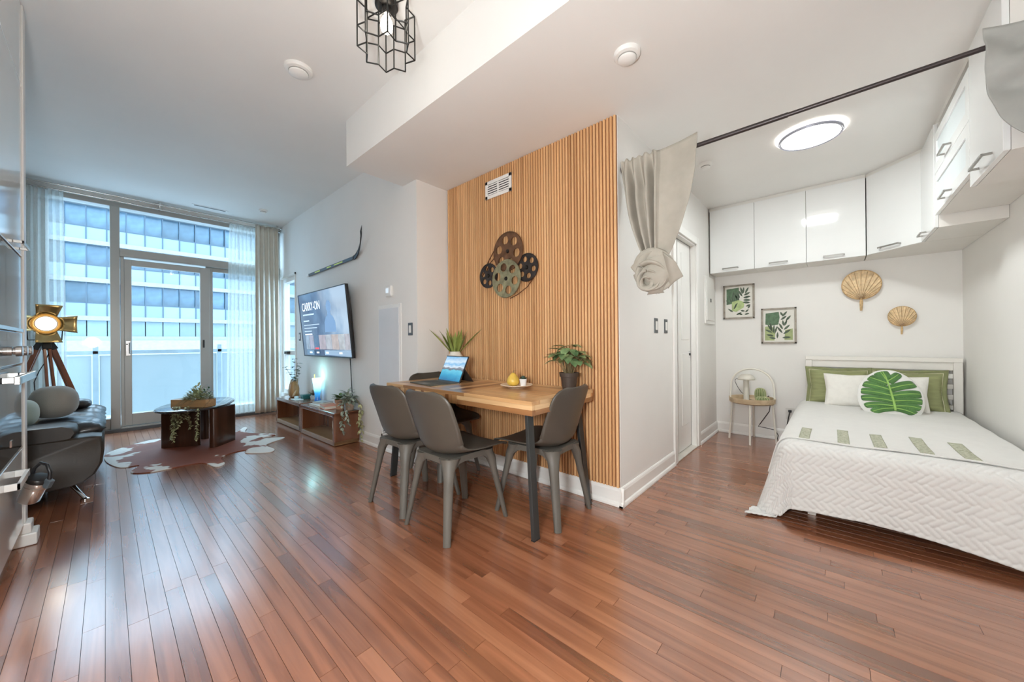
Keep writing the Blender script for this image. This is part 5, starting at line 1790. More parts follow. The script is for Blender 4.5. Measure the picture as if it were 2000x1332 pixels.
def picture(y, z, w, h, label, which):
    t = thing('framed_print', label, 'picture', (XB, y, z))
    t.rotation_euler = (0, 0, -PI / 2)       # local x runs to the viewer's right, local -y into the room
    f = 0.018
    MB().box(-w / 2, w / 2, -0.020, 0, h / 2 - f, h / 2).build('frame_top', PFR, t, bevel=0.002)
    MB().box(-w / 2, w / 2, -0.020, 0, -h / 2, -h / 2 + f).build('frame_bottom', PFR, t, bevel=0.002)
    MB().box(-w / 2, -w / 2 + f, -0.020, 0, -h / 2, h / 2).build('frame_side', PFR, t, bevel=0.002)
    MB().box(w / 2 - f, w / 2, -0.020, 0, -h / 2, h / 2).build('frame_side', PFR, t, bevel=0.002)
    MB().box(-w / 2 + f - 0.002, w / 2 - f + 0.002, -0.006, -0.002, -h / 2 + f - 0.002, h / 2 - f + 0.002).build('paper', PAP, t)
    iw, ih = w / 2 - f - 0.012, h / 2 - f - 0.012

    def put(nm, poly, m_, lay):
        M = basis((0, -0.006 - 0.0002, 0), (1, 0, 0), (0, 0, 1), (0, -1, 0))
        return MB().prism([(a * iw, b * ih) for a, b in poly], M, 0.0005 + lay * 0.0005).build(nm, m_, t)
    if which == 0:
        put('colour_block', [(-0.98, -0.18), (-0.98, 0.92), (0.02, 0.98), (0.05, 0.1), (-0.4, -0.1)], MG, 0)
        put('colour_block', [(-0.55, -0.60), (-0.55, 0.02), (0.0, 0.12), (0.45, -0.05), (0.40, -0.40), (-0.2, -0.70)], LG, 1)
        for x_, y_, a, l in ((-0.6, -0.05, 1.9, 0.7), (-0.55, -0.05, 1.4, 0.85), (-0.35, 0.0, 1.6, 0.8), (-0.15, 0.05, 1.75, 0.7), (-0.75, -0.1, 2.4, 0.4)):
            put('leaf_shape', leaf2d(x_, y_, a, l, 0.09), DG, 2)
        for x_, y_, a, l in ((0.30, 0.35, 2.2, 0.55), (0.32, 0.50, 1.9, 0.55), (0.36, 0.55, 1.45, 0.45), (0.5, 0.55, 0.95, 0.5), (0.40, 0.42, 0.35, 0.55), (0.36, 0.25, 0.15, 0.6), (0.35, 0.10, -0.05, 0.6), (0.30, -0.05, -0.1, 0.62), (0.05, 0.1, 2.3, 0.5), (0.1, 0.25, 2.1, 0.55)):
            put('leaf_shape', leaf2d(x_, y_, a, l, 0.16), DG, 2)
        for x_, y_, a, l in ((-0.45, -0.7, 2.6, 0.5), (-0.4, -0.5, 0.9, 0.4), (-0.35, -0.35, 0.8, 0.4), (-0.2, -0.9, 0.35, 0.45), (0.15, -0.62, -0.15, 0.35), (0.5, -0.75, 0.6, 0.35), (0.45, -0.9, 0.2, 0.4), (0.3, -0.9, 2.9, 0.35), (0.7, -0.5, 0.8, 0.3), (0.55, -0.35, 0.3, 0.4)):
            put('leaf_shape', leaf2d(x_, y_, a, l, 0.12), DG, 2)
    else:
        put('colour_block', [(-0.95, 0.10), (-0.92, 0.85), (0.02, 0.92), (0.08, 0.55), (-0.02, 0.08), (-0.5, 0.02)], MG, 0)
        put('colour_block', [(-0.98, -0.98), (-0.98, -0.05), (-0.55, 0.02), (-0.2, -0.3), (-0.3, -0.98)], OG, 0)
        put('colour_block', [(0.40, -0.95), (0.45, -0.30), (0.98, -0.20), (0.98, -0.95)], OG, 0)
        for x_, y_, a, l in ((-0.45, -0.45, 2.75, 0.55), (-0.42, -0.4, 2.2, 0.65), (-0.45, -0.3, 1.9, 0.6), (-0.38, -0.5, 1.45, 0.6), (-0.3, -0.55, 1.2, 0.6), (-0.35, -0.68, 2.95, 0.55), (-0.2, -0.85, 3.0, 0.5), (-0.1, -0.85, 1.5, 0.45)):
            put('leaf_shape', leaf2d(x_, y_, a, l, 0.14), DG, 2)
        for x_, y_, a, l in ((0.28, -0.5, 2.3, 0.6), (0.3, -0.25, 2.15, 0.5), (0.36, -0.02, 1.75, 0.4), (0.40, -0.02, 1.1, 0.45), (0.36, -0.28, 0.65, 0.55), (0.32, -0.55, 0.5, 0.6), (0.25, -0.8, 0.05, 0.6), (0.25, 0.60, 0.75, 0.5), (0.15, 0.38, 0.55, 0.5), (0.5, 0.32, 0.75, 0.5), (0.12, 0.9, -0.9, 0.35)):
            put('leaf_shape', leaf2d(x_, y_, a, l, 0.15), DG, 2)
    return t


picture(0.800, 1.508, 0.306, 0.388, 'square framed green leaf print hung higher, nearest the bathroom door wall', 0)
picture(0.435, 1.222, 0.306, 0.382, 'square framed green leaf print hung lower, above the side table', 1)

RAT = mat('woven_palm', (0.78, 0.60, 0.37), 0.7, var=0.18, scale=30)
RATD = mat('woven_palm_rim', (0.56, 0.38, 0.19), 0.7, var=0.3, scale=60, bump=0.3, bscale=120)


RIBM = mat('palm_rib', (0.34, 0.19, 0.08), 0.7, var=0.2)


def palm_fan(y, z, r, hl, label):
    """z is the hub height; blades radiate upward from the hub"""
    t = thing('palm_fan', label, 'wall decor', (XB - 0.012, y, z))
    R0 = {}

    def rim(a):
        # fan outline in polar form round the hub
        k_ = 1.0 - 0.10 * (1 - cos(a)) - 0.14 * max(0, abs(a) - 1.9)
        return r * k_ * (0.94 + 0.06 * cos(2 * a))
    c = 1.0 * r

    def pos(a, s_):
        # circle centred above the hub
        px, pz = r * 0.97 * sin(a), c + r * 0.98 * cos(a)
        return Vector((-0.006 - 0.010 * s_, -px * s_, pz * s_))
    n_ = 34
    amax = 3.02
    for i in range(n_):
        a0 = -amax + 2 * amax * i / n_
        a1 = -amax + 2 * amax * (i + 1) / n_
        am = (a0 + a1) / 2
        mb = MB()
        p0, p1, pm = pos(a0, 1), pos(a1, 1), pos(am, 1)
        h = pos(am, 0.05)
        mb.add([h, p0, pm + Vector((-0.006, 0, 0)), p1], [(0, 1, 2), (0, 2, 3)])
        mb.build('blade', RAT, t, solid=0.0015)
        if i % 2:
            MB().tube([pos(a0, 0.06) + Vector((-0.004, 0, 0)), pos(a0, 0.97) + Vector((-0.004, 0, 0))], r * 0.010, 5).build('rib', RIBM, t)
    mb = MB().tube([pos(-amax + 2 * amax * i / 40, 1.0) + Vector((-0.002, 0, 0)) for i in range(41)], r * 0.055, 7, flat=0.6)
    mb.build('woven_rim', RATD, t, smooth=60)
    MB().tube([(-0.006, 0, 0.10 * r), (-0.010, 0, -0.02), (-0.006, 0.002, -hl)], [r * 0.05, r * 0.09, r * 0.06], 8, flat=0.6).build('handle', RATD, t, smooth=60)
    return t


palm_fan(-0.204, 1.447, 0.140, 0.105, 'larger round woven palm fan on the wall above the headboard')
palm_fan(-0.466, 1.183, 0.091, 0.072, 'smaller round woven palm fan nearer the bedroom corner')

# wall outlet beside the bed
ol = thing('wall_outlet', 'white wall outlet with a black plug between side table and bed', 'outlet', (XB, 0.345, 0.29), -PI / 2)
MB().box(-0.038, 0.038, -0.006, 0, -0.06, 0.06).build('outlet_plate', mat('outlet_grey', (0.66, 0.64, 0.60), 0.4), ol, bevel=0.003)
MB().box(-0.014, 0.014, -0.030, -0.006, 0.015, 0.040).build('plug', BLACK, ol, bevel=0.003)
tag(MB().tube([(XB - 0.032, 0.345, 0.318), (XB - 0.045, 0.355, 0.26), (XB - 0.04, 0.37, 0.16), (XB - 0.05, 0.375, 0.05), (XB - 0.07, 0.36, 0.008)], 0.0045, 6).build('plug_cable', BLACK, smooth=60), 'short black cable dropping from the plug beside the bed', 'cable')

# ------------------------------------------------------------------ side table with lamp and cacti
BIR = wood('birch_tray', (0.56, 0.42, 0.26), (0.64, 0.50, 0.33), (0.70, 0.57, 0.40), 'Y', 0.5, 0, perobj=False)
IVO = mat('ivory_metal', (0.76, 0.73, 0.65), 0.4, var=0.02)
sd = thing('side_table', 'round birch tray side table with ivory legs and an arched carrying handle', 'side table', (4.555, 0.650, 0))
SR = 0.205
MB().lathe([(0.001, 0.405), (SR - 0.012, 0.405), (SR, 0.415), (SR + 0.004, 0.462), (SR - 0.003, 0.462), (SR - 0.008, 0.420), (0.001, 0.418)], n=40).build('tray', BIR, sd, smooth=40)
for i in range(4):
    a = PI / 2 * i + rad(3)
    MB().tube([((SR - 0.028) * cos(a), (SR - 0.028) * sin(a), 0.408), ((SR + 0.005) * cos(a), (SR + 0.005) * sin(a), 0.0)], 0.0095, 10).build('leg', IVO, sd, smooth=50)
hp = []
for i in range(25):
    a = PI * i / 24
    hp.append((0.0, (SR - 0.012) * cos(a) * (1 if abs(cos(a)) < .99 else 1), 0.55 + 0.215 * math.copysign(abs(sin(a)) ** 0.85, 1)))
hp = [(0, SR - 0.006, 0.418)] + hp + [(0, -SR + 0.006, 0.418)]
MB().tube(hp, 0.0085, 10).build('arch_handle', IVO, sd, smooth=60)
tlp = thing('table_lamp', 'small ivory mushroom lamp with a domed cap on the side table', 'lamp', (4.640, 0.712, 0.4185))
MB().lathe([(0.001, 0), (0.030, 0), (0.032, 0.004), (0.027, 0.010), (0.027, 0.228), (0.001, 0.228)], n=22).build('lamp_stem', mat('lamp_grey_ivory', (0.60, 0.57, 0.50), 0.45), tlp, smooth=40)
MB().lathe([(0.080, 0.222), (0.078, 0.240), (0.066, 0.262), (0.045, 0.276), (0.020, 0.282), (0.001, 0.283)], n=28).build('lamp_cap', mat('lamp_cap_ivory', (0.74, 0.71, 0.63), 0.3, coat=0.3), tlp, smooth=180, solid=0.003)
MB().lathe([(0.001, 0.226), (0.060, 0.226), (0.060, 0.230), (0.001, 0.230)], n=22).build('diffuser', emis('lamp_diffuser', (1.0, 0.88, 0.68), 2.0), tlp)
MB().tube([(0.01, 0.075, 0.232), (-0.01, 0.100, 0.220), (-0.02, 0.102, 0.195), (-0.02, 0.075, 0.135), (-0.02, 0.045, 0.085), (0.0, 0.028, 0.065)], 0.003, 6).build('pull_cord', BLACK, tlp, smooth=60)
CAC = mat('cactus_green', (0.20, 0.245, 0.10), 0.6, var=0.25, scale=30)
CAR = mat('cactus_rib_cream', (0.56, 0.56, 0.34), 0.6, var=0.1)


def cactus(x, y, z, r, h, label):
    t = thing('round_cactus', label, 'plant', (x, y, z))
    nr = 14

    def body(u, v):
        a = 2 * PI * u
        b = -PI / 2 + PI * v
        k_ = 1 + 0.11 * cos(nr * a)
        rr_ = r * abs(cos(b)) ** 0.6 * k_
        return (rr_ * cos(a), rr_ * sin(a), h / 2 + h / 2 * math.copysign(abs(sin(b)) ** 0.8, sin(b)))
    MB().grid(body, nr * 8 + 1, 20).build('cactus_body', CAC, t, smooth=180)
    for i in range(nr):
        a = 2 * PI * i / nr
        pts = []
        for j in range(13):
            b = -PI / 2 + PI * (j + 0.6) / 13.2
            rr_ = r * abs(cos(b)) ** 0.6 * 1.105
            pts.append((rr_ * cos(a), rr_ * sin(a), h / 2 + h / 2 * math.copysign(abs(sin(b)) ** 0.8, sin(b))))
        MB().tube(pts, 0.0022, 5).build('rib', CAR, t, smooth=60)
    return t


cactus(4.585, 0.578, 0.4185, 0.046, 0.145, 'tall ribbed green cactus ornament on the side table')
cactus(4.505, 0.548, 0.4185, 0.055, 0.065, 'squat round green cactus ornament in front of the taller cactus')
tag(MB().tube([(4.62, 0.68, 0.425), (4.60, 0.62, 0.4235), (4.66, 0.56, 0.425), (4.72, 0.52, 0.470), (4.775, 0.51, 0.40), (4.76, 0.52, 0.30), (4.74, 0.60, 0.16), (4.74, 0.62, 0.125), (4.74, 0.56, 0.120), (4.73, 0.47, 0.11), (4.72, 0.44, 0.06), (4.70, 0.45, 0.008)], 0.0042, 6).build('lamp_cable', BLACK, smooth=60), 'black lamp cable trailing from the side table down to the floor', 'cable')

# ------------------------------------------------------------------ bed
BEDW = mat('bed_white_paint', (0.76, 0.73, 0.68), 0.45, var=0.03)
BX0, BX1, BY0, BY1 = 2.80, 4.70, -0.775, 0.185
bed = thing('bed', 'white single bed with a horizontally slatted headboard against the back wall', 'bed', (3.75, -0.295, 0))
ox, oy = 3.75, -0.295


def bb(nm, x0, x1, y0, y1, z0, z1, m_=BEDW, bv=0.003):
    return MB().box(x0 - ox, x1 - ox, y0 - oy, y1 - oy, z0, z1).build(nm, m_, bed, bevel=bv)


for yy in (-0.802, 0.158):
    bb('headboard_post', 4.705, 4.755, yy, yy + 0.052, 0, 0.900)
bb('top_rail', 4.700, 4.760, -0.802, 0.210, 0.868, 0.905)
bb('headboard_rail', 4.712, 4.748, -0.750, 0.158, 0.800, 0.868)
for i in range(5):
    z = 0.38 + i * 0.088
    bb('headboard_slat', 4.718, 4.742, -0.750, 0.158, z, z + 0.040)
for yy in (BY0 + 0.02, BY1 - 0.045):
    bb('side_rail', BX0 + 0.05, 4.705, yy, yy + 0.025, 0.16, 0.26)
bb('foot_rail', BX0 + 0.03, BX0 + 0.055, BY0 + 0.02, BY1 - 0.02, 0.14, 0.26)
for xx in (BX0 + 0.06, BX0 + 0.9):
    for yy in (BY0 + 0.06, BY1 - 0.10):
        bb('leg', xx, xx + 0.04, yy, yy + 0.04, 0.0, 0.16)
bb('mattress', BX0 + 0.02, 4.698, BY0 + 0.01, BY1 - 0.01, 0.21, 0.432, mat('mattress_ticking', (0.72, 0.70, 0.66), 0.9), 0.03)

# quilt: a dense cloth surface, draped over the foot and the room side, with woven relief
TOPZ = 0.452


def herring(p, q):
    """quilted basket pattern: raised bars at +-45 degrees; p, q in metres on the cloth"""
    s = 0.0255
    a = (p + q) / (s * 1.4142)
    b = (q - p) / (s * 1.4142)
    L_ = 3
    ia, ib = np.floor(a), np.floor(b)
    k = np.mod(ia - ib, 2 * L_)
    fa, fb = a - ia, b - ib
    hor = k < L_
    # across-bar coordinate and along-bar coordinate
    ac = np.where(hor, fb, fa)
    al = np.where(hor, (k + fa) / L_, (k - L_ + (1 - fb)) / L_)
    al = np.clip(al, 0, 1)
    h = np.sqrt(np.clip(1 - (2 * ac - 1) ** 2, 0, 1)) ** 0.8 * np.clip(np.minimum(al, 1 - al) * 9, 0, 1) ** 0.5
    return h


def quilt_surface(uu, vv, drop_foot, drop_side):
    """uu: distance from the head line toward the foot, vv: from the wall edge toward the room (numpy)"""
    Lt = 4.30 - (BX0 + 0.0)
    Wt = BY1 - BY0
    a = uu - Lt
    b = vv - Wt
    ap, bp_2 = np.maximum(a, 0), np.maximum(b, 0)
    r = np.hypot(ap, bp_2)
    R_ = 0.075
    ang = np.arctan2(bp_2, ap)
    corner = np.sin(2 * ang)
    # rounded edge then a nearly vertical, slightly flared fall
    th = np.minimum(r / R_, PI / 2 * 0.92)
    rem = np.maximum(r - R_ * PI / 2 * 0.92, 0)
    flare = 0.08 + 0.20 * np.sin(ang) ** 2 * np.clip((uu - 0.55) / 1.2, 0, 1) + 0.05 * corner
    wav = 0.018 * np.sin(vv * 9.0 + 0.6) * np.clip(rem / 0.3, 0, 1) * (np.cos(ang) ** 2)
    out = R_ * np.sin(th) + rem * flare + wav
    fall = R_ * (1 - np.cos(th)) + rem * np.sqrt(np.maximum(0.05, 1 - flare ** 2))
    x = 4.30 - np.minimum(uu, Lt) - out * np.cos(ang)
    y = BY0 + np.minimum(vv, Wt) + out * np.sin(ang)
    z = TOPZ - fall
    under = np.maximum(0.012 - z, 0)
    x = x - under * 0.55 * np.cos(ang)
    y = y + under * 0.55 * np.sin(ang)
    z = np.maximum(z, 0.012 + 0.012 * np.sin(6 * ang) ** 2 * np.clip(under * 8, 0, 1))
    z = z - 0.008 * np.clip((0.2 - vv) / 0.2, 0, 1)
    return x, y, z


def cloth(name, m_, par, U, V, fn, relief=0.0, solid=0.006, lift=0.0):
    uu, vv = np.meshgrid(U, V, indexing='ij')
    x, y, z = fn(uu, vv)
    P = np.stack([x, y, z], -1)
    du = np.gradient(P, axis=0)
    dv = np.gradient(P, axis=1)
    n_ = np.cross(du, dv)
    n_ /= np.maximum(np.linalg.norm(n_, axis=-1, keepdims=True), 1e-9)
    n_ = np.where((n_[..., 2:3] < 0) & (np.abs(n_[..., 2:3]) > 0.3), -n_, n_)
    s_ = np.sign(np.sum(n_ * (P - np.array([3.6, -0.30, 0.0])), -1, keepdims=True))
    n_ = n_ * np.where(s_ == 0, 1, s_)
    if relief:
        P = P + n_ * (herring(uu, vv) * relief)[..., None]
    P = P + n_ * lift
    nu, nv = len(U), len(V)
    idx = np.arange(nu * nv).reshape(nu, nv)
    F = np.stack([idx[:-1, :-1], idx[1:, :-1], idx[1:, 1:], idx[:-1, 1:]], -1).reshape(-1, 4)
    me = bpy.data.meshes.new(name)
    l0 = par.location
    me.from_pydata((P.reshape(-1, 3) - np.array(l0)).tolist(), [], F.tolist())
    me.polygons.foreach_set('use_smooth', [True] * len(me.polygons))
    me.materials.append(m_)
    ob = bpy.data.objects.new(name, me)
    COL.objects.link(ob)
    ob.parent = par
    if solid:
        md = ob.modifiers.new('solid', 'SOLIDIFY')
        md.thickness = solid
        md.offset = 0
    return ob


QW = mat('quilt_white', (0.66, 0.655, 0.635), 0.85, var=0.02, scale=20, bump=0.05, bscale=300, sheen=0.2)
TW_ = mat('throw_white', (0.68, 0.67, 0.645), 0.9, var=0.02, scale=20, bump=0.12, bscale=380, sheen=0.2)
ql = thing('quilt', 'white quilt with a raised basket weave pattern draped over the foot of the bed', 'quilt', (3.2, -0.2, 0.3))


def hem_fn(uu, vv):
    Wt = BY1 - BY0
    Lt = 4.30 - BX0
    # scale the overhang so the hem rises and dips like the photograph's
    t = np.clip(vv / Wt, 0, 1)
    hang = np.interp(t, [0, 0.12, 0.3, 0.5, 0.7, 0.9, 1.0], [0.475, 0.455, 0.435, 0.42, 0.405, 0.41, 0.425])
    side = 0.46
    a = uu - Lt
    u2 = np.where(a > 0, Lt + a / 0.46 * hang, uu)
    return quilt_surface(u2, vv, 0, side)


Lt_, Wt_ = 4.30 - BX0, BY1 - BY0
qc = cloth('quilt_cloth', QW, ql, np.linspace(0.0, Lt_ + 0.46, 330), np.linspace(0.02, Wt_ + 0.50, 250), hem_fn, relief=0.0085)

tr_ = thing('throw_blanket', 'plain white throw with five sage woven stripes spread over the bed', 'blanket', (3.4, -0.2, 0.4))
te = lambda uu, vv: quilt_surface(uu, vv, 0, 0)
Ut = np.linspace(-0.36, Lt_ - 0.015, 120)
Vt = np.linspace(0.01, Wt_ + 0.27, 120)


def throw_fn(uu, vv):
    x, y, z = quilt_surface(uu + 0.010 * np.sin(vv * 11), vv, 0, 0)
    z = z + 0.0016 * np.sin(uu * 17 + vv * 5) + 0.0014 * np.sin(vv * 23 - uu * 3)
    return x, y, z


cloth('throw_cloth', TW_, tr_, Ut, Vt, throw_fn, lift=0.0155, solid=0.006)
SAGE = mat('sage_tuft', (0.40, 0.42, 0.30), 0.9, var=0.3, scale=90, bump=0.5, bscale=160, col2=(0.56, 0.56, 0.44))
for yc, xa, xb2 in ((0.137, 3.16, 2.82), (-0.041, 3.22, 2.83), (-0.193, 3.20, 2.84), (-0.364, 3.23, 2.84), (-0.513, 3.21, 2.82)):
    cloth('woven_stripe', SAGE, tr_, np.linspace(4.30 - xa, 4.30 - xb2 - 0.0, 36), np.linspace(yc - BY0 - 0.026, yc - BY0 + 0.026, 9), throw_fn, lift=0.0205, solid=0.003)
cloth('throw_hem', TW_, tr_, np.linspace(Lt_ - 0.028, Lt_ - 0.010, 5), Vt, throw_fn, lift=0.0185, solid=0.006)

# ------------------------------------------------------------------ pillows


def pillow(name, label, c, w, h, t_, lean, m_, flange=0.0, m2=None, rz=0.0, wave=0.0, cat='pillow', pinch=0.16):
    """standing pillow: width along -y, height up, leaning back toward +x; c is the bottom-centre"""
    t = thing(name, label, cat, c, 0)
    M = Matrix.Rotation(rz, 4, 'Z') @ Matrix.Rotation(lean, 4, 'Y')

    def side(s_):
        def f(u, v):
            a, b = 2 * u - 1, 2 * v - 1
            pa = 1 - pinch * (1 - abs(b)) ** 1.0 * abs(a) ** 6 * 0.55
            pb = 1 - pinch * (1 - abs(a)) ** 1.0 * abs(b) ** 6 * 0.55
            prof_ = max(0, (1 - abs(a) ** 2.6) * (1 - abs(b) ** 2.6)) ** 0.5
            x = -s_ * t_ / 2 * prof_
            if wave:
                x += s_ * wave * 0.35 * sin(a * 6 + b * 9)
            return tuple(M @ Vector((x, -a * w / 2 * pa, h / 2 + b * h / 2 * pb)))
        return f
    mb = MB().grid(side(1), 26, 26)
    mb.grid(side(-1), 26, 26)
    mb.build('pillow_cover', m_, t, smooth=180)
    if flange:
        ring = []
        n_ = 48
        per = []
        for i in range(n_):
            q = i / n_ * 4
            k_ = int(q)
            f = q - k_
            per.append([(-1 + 2 * f, -1), (1, -1 + 2 * f), (1 - 2 * f, 1), (-1, 1 - 2 * f)][k_])
        mb = MB()
        A, Bq = [], []
        for i, (a, b) in enumerate(per):
            pa = 1 - pinch * (1 - abs(b)) * abs(a) ** 6 * 0.55
            pb = 1 - pinch * (1 - abs(a)) * abs(b) ** 6 * 0.55
            wv = 0.010 * sin(i * 1.3)
            A.append(M @ Vector((0, -a * w / 2 * pa * 0.99, h / 2 + b * h / 2 * pb * 0.99)))
            Bq.append(M @ Vector((wv, -a * (w / 2 * pa + flange), h / 2 + b * (h / 2 * pb + flange))))
        mb.loft([A, Bq], caps=False)
        mb.build('flange', m2 or m_, t, smooth=180, solid=0.003)
        MB().tube(A + [A[0]], 0.0035, 6, caps=False).build('piping', mat('cream_piping', (0.66, 0.62, 0.46), 0.8), t, smooth=60)
    return t


SGN = mat('sage_linen', (0.27, 0.285, 0.135), 0.9, var=0.14, scale=9, bump=0.12, bscale=300, stretch=(1, 1, 5))
SGD = mat('sage_flange', (0.225, 0.24, 0.115), 0.9, var=0.12, scale=14, bump=0.1, bscale=300)
WTX = mat('white_matelasse', (0.78, 0.76, 0.71), 0.9, var=0.03, scale=30, bump=0.5, bscale=42, sheen=0.2)
PZ = TOPZ + 0.012
pillow('sage_pillow', 'sage green linen pillow with a flanged edge on the room side of the headboard', (4.575, -0.030, PZ - 0.005), 0.42, 0.33, 0.13, rad(14), SGN, 0.028, SGD, rz=rad(2))
pillow('sage_pillow', 'sage green linen pillow with a flanged edge on the wall side of the headboard', (4.570, -0.475, PZ - 0.005), 0.42, 0.33, 0.13, rad(14), SGN, 0.028, SGD, rz=rad(-2))
pillow('white_pillow', 'white textured pillow in front of the room side sage pillow', (4.435, -0.115, PZ - 0.004), 0.36, 0.31, 0.12, rad(20), WTX, wave=0.006, rz=rad(3))
pillow('white_pillow', 'white textured pillow between the leaf cushion and the wall side sage pillow', (4.430, -0.405, PZ - 0.004), 0.36, 0.31, 0.12, rad(20), WTX, wave=0.006, rz=rad(-4))

# monstera cushion: heart shaped body with a raised leaf
MC = Vector((4.20, -0.350, PZ - 0.035))
mo = thing('monstera_cushion', 'round white cushion with a large green monstera leaf in front of all the pillows', 'cushion', MC)
MR = Matrix.Rotation(rad(4), 4, 'Z') @ Matrix.Rotation(rad(27), 4, 'Y')
out2 = [(0.0, 0.425), (0.055, 0.415), (0.10, 0.385), (0.145, 0.335), (0.178, 0.27), (0.192, 0.20), (0.190, 0.125), (0.165, 0.055), (0.115, 0.012), (0.06, 0.0), (0.0, 0.012)]
full = out2 + [(-a, b) for a, b in out2[-2:0:-1]]
full = smooth_loop(full, 3)
cyy = 0.19
TH = 0.052


def mon_pt(a, b, off=0.0):
    """front surface point above outline coordinates (a to the viewer's right, b up)"""
    # radial fraction toward the outline
    d = Vector((a, b - cyy))
    best = 1e-6
    if d.length > 1e-6:
        an = math.atan2(d.y, d.x)
        best = min(1.0, d.length / mon_r(an))
    x = -TH * math.sqrt(max(0, 1 - best ** 2.6)) - off
    return MR @ Vector((x, -a, b))


_pol = sorted((math.atan2(b - cyy, a), math.hypot(a, b - cyy)) for a, b in full)
_pa = np.array([p[0] for p in _pol])
_pr = np.array([p[1] for p in _pol])


def mon_r(an):
    return float(np.interp(an, _pa, _pr, period=2 * PI))


mb = MB()
for s_ in (1, -1):
    rings = []
    for k_ in range(11):
        f = 1 - (k_ / 10) ** 1.4
        f = max(f, 0.002)
        ring = []
        for a, b in full:
            a2, b2 = a * f, cyy + (b - cyy) * f
            p = Vector((-s_ * TH * math.sqrt(max(0, 1 - f ** 2.6)), -a2, b2))
            ring.append(MR @ p)
        rings.append(ring)
    mb.loft(rings, caps=False)
mb.build('cushion_body', mat('cushion_white_plush', (0.80, 0.79, 0.76), 0.95, var=0.02, bump=0.25, bscale=120, sheen=0.4), mo, smooth=180)
MGR = mat('monstera_green', (0.075, 0.185, 0.050), 0.85, var=0.25, scale=16, sheen=0.2)
MVN = mat('monstera_vein', (0.30, 0.50, 0.13), 0.85, var=0.12, scale=20)


def sp(a, b, off):
    """clamp inside the outline"""
    d = Vector((a, b - cyy))
    if d.length > 1e-6:
        R_ = mon_r(math.atan2(d.y, d.x)) * 0.90
        if d.length > R_:
            d = d * (R_ / d.length)
    return mon_pt(d.x, d.y + cyy, off)


rib = [(0.018, 0.055), (0.012, 0.12), (0.004, 0.19), (-0.006, 0.27), (-0.018, 0.345), (-0.030, 0.395)]


def lobe(base, tip, w0, w1, bend):
    base, tip = Vector(base), Vector(tip)
    d = tip - base
    n_ = Vector((-d.y, d.x)).normalized()
    L2 = MB()
    vs = []
    for i in range(13):
        t = i / 12
        c = base + d * t + n_ * bend * sin(PI * t)
        w = 1.14 * (w0 + (w1 - w0) * min(1, t * 1.7)) * (1 if t < 0.72 else math.sqrt(max(0.02, 1 - ((t - 0.72) / 0.29) ** 2)))
        for j in range(5):
            q = c + n_ * w * (j / 4 - 0.5)
            vs.append(sp(q.x, q.y, 0.0045))
    fs = [(i * 5 + j, i * 5 + j + 1, (i + 1) * 5 + j + 1, (i + 1) * 5 + j) for i in range(12) for j in range(4)]
    L2.add(vs, fs)
    L2.build('leaf_lobe', MGR, mo, smooth=180, solid=0.004)
    pts = [sp(*(base + d * t + n_ * bend * sin(PI * t)), 0.007) for t in [i / 10 * 0.86 for i in range(11)]]
    MB().tube(pts, [0.0048 - 0.0025 * i / 10 for i in range(11)], 6).build('leaf_vein', MVN, mo, smooth=60)


for base, tip, w0, w1, bd in (
        ((0.016, 0.075), (0.150, 0.030), 0.040, 0.046, 0.008), ((0.014, 0.090), (0.188, 0.085), 0.030, 0.044, 0.010), ((0.011, 0.130), (0.200, 0.145), 0.036, 0.046, 0.008), ((0.007, 0.175), (0.196, 0.212), 0.044, 0.054, 0.006), ((0.0, 0.235), (0.160, 0.300), 0.056, 0.060, 0.004), ((-0.012, 0.30), (0.070, 0.385), 0.066, 0.050, -0.004),
        ((0.016, 0.075), (-0.130, 0.030), 0.040, 0.046, -0.008), ((0.014, 0.090), (-0.175, 0.080), 0.030, 0.042, -0.010), ((0.011, 0.130), (-0.198, 0.150), 0.036, 0.046, -0.008), ((0.007, 0.175), (-0.200, 0.218), 0.040, 0.048, -0.006), ((0.0, 0.225), (-0.172, 0.285), 0.042, 0.052, -0.004), ((-0.010, 0.28), (-0.125, 0.345), 0.056, 0.060, 0.0), ((-0.016, 0.315), (-0.050, 0.405), 0.075, 0.080, 0.0)):
    lobe(base, tip, w0, w1, bd)
MB().tube([sp(a, b, 0.009) for a, b in rib], [0.008, 0.008, 0.007, 0.006, 0.005, 0.003], 7).build('midrib', MVN, mo, smooth=60)

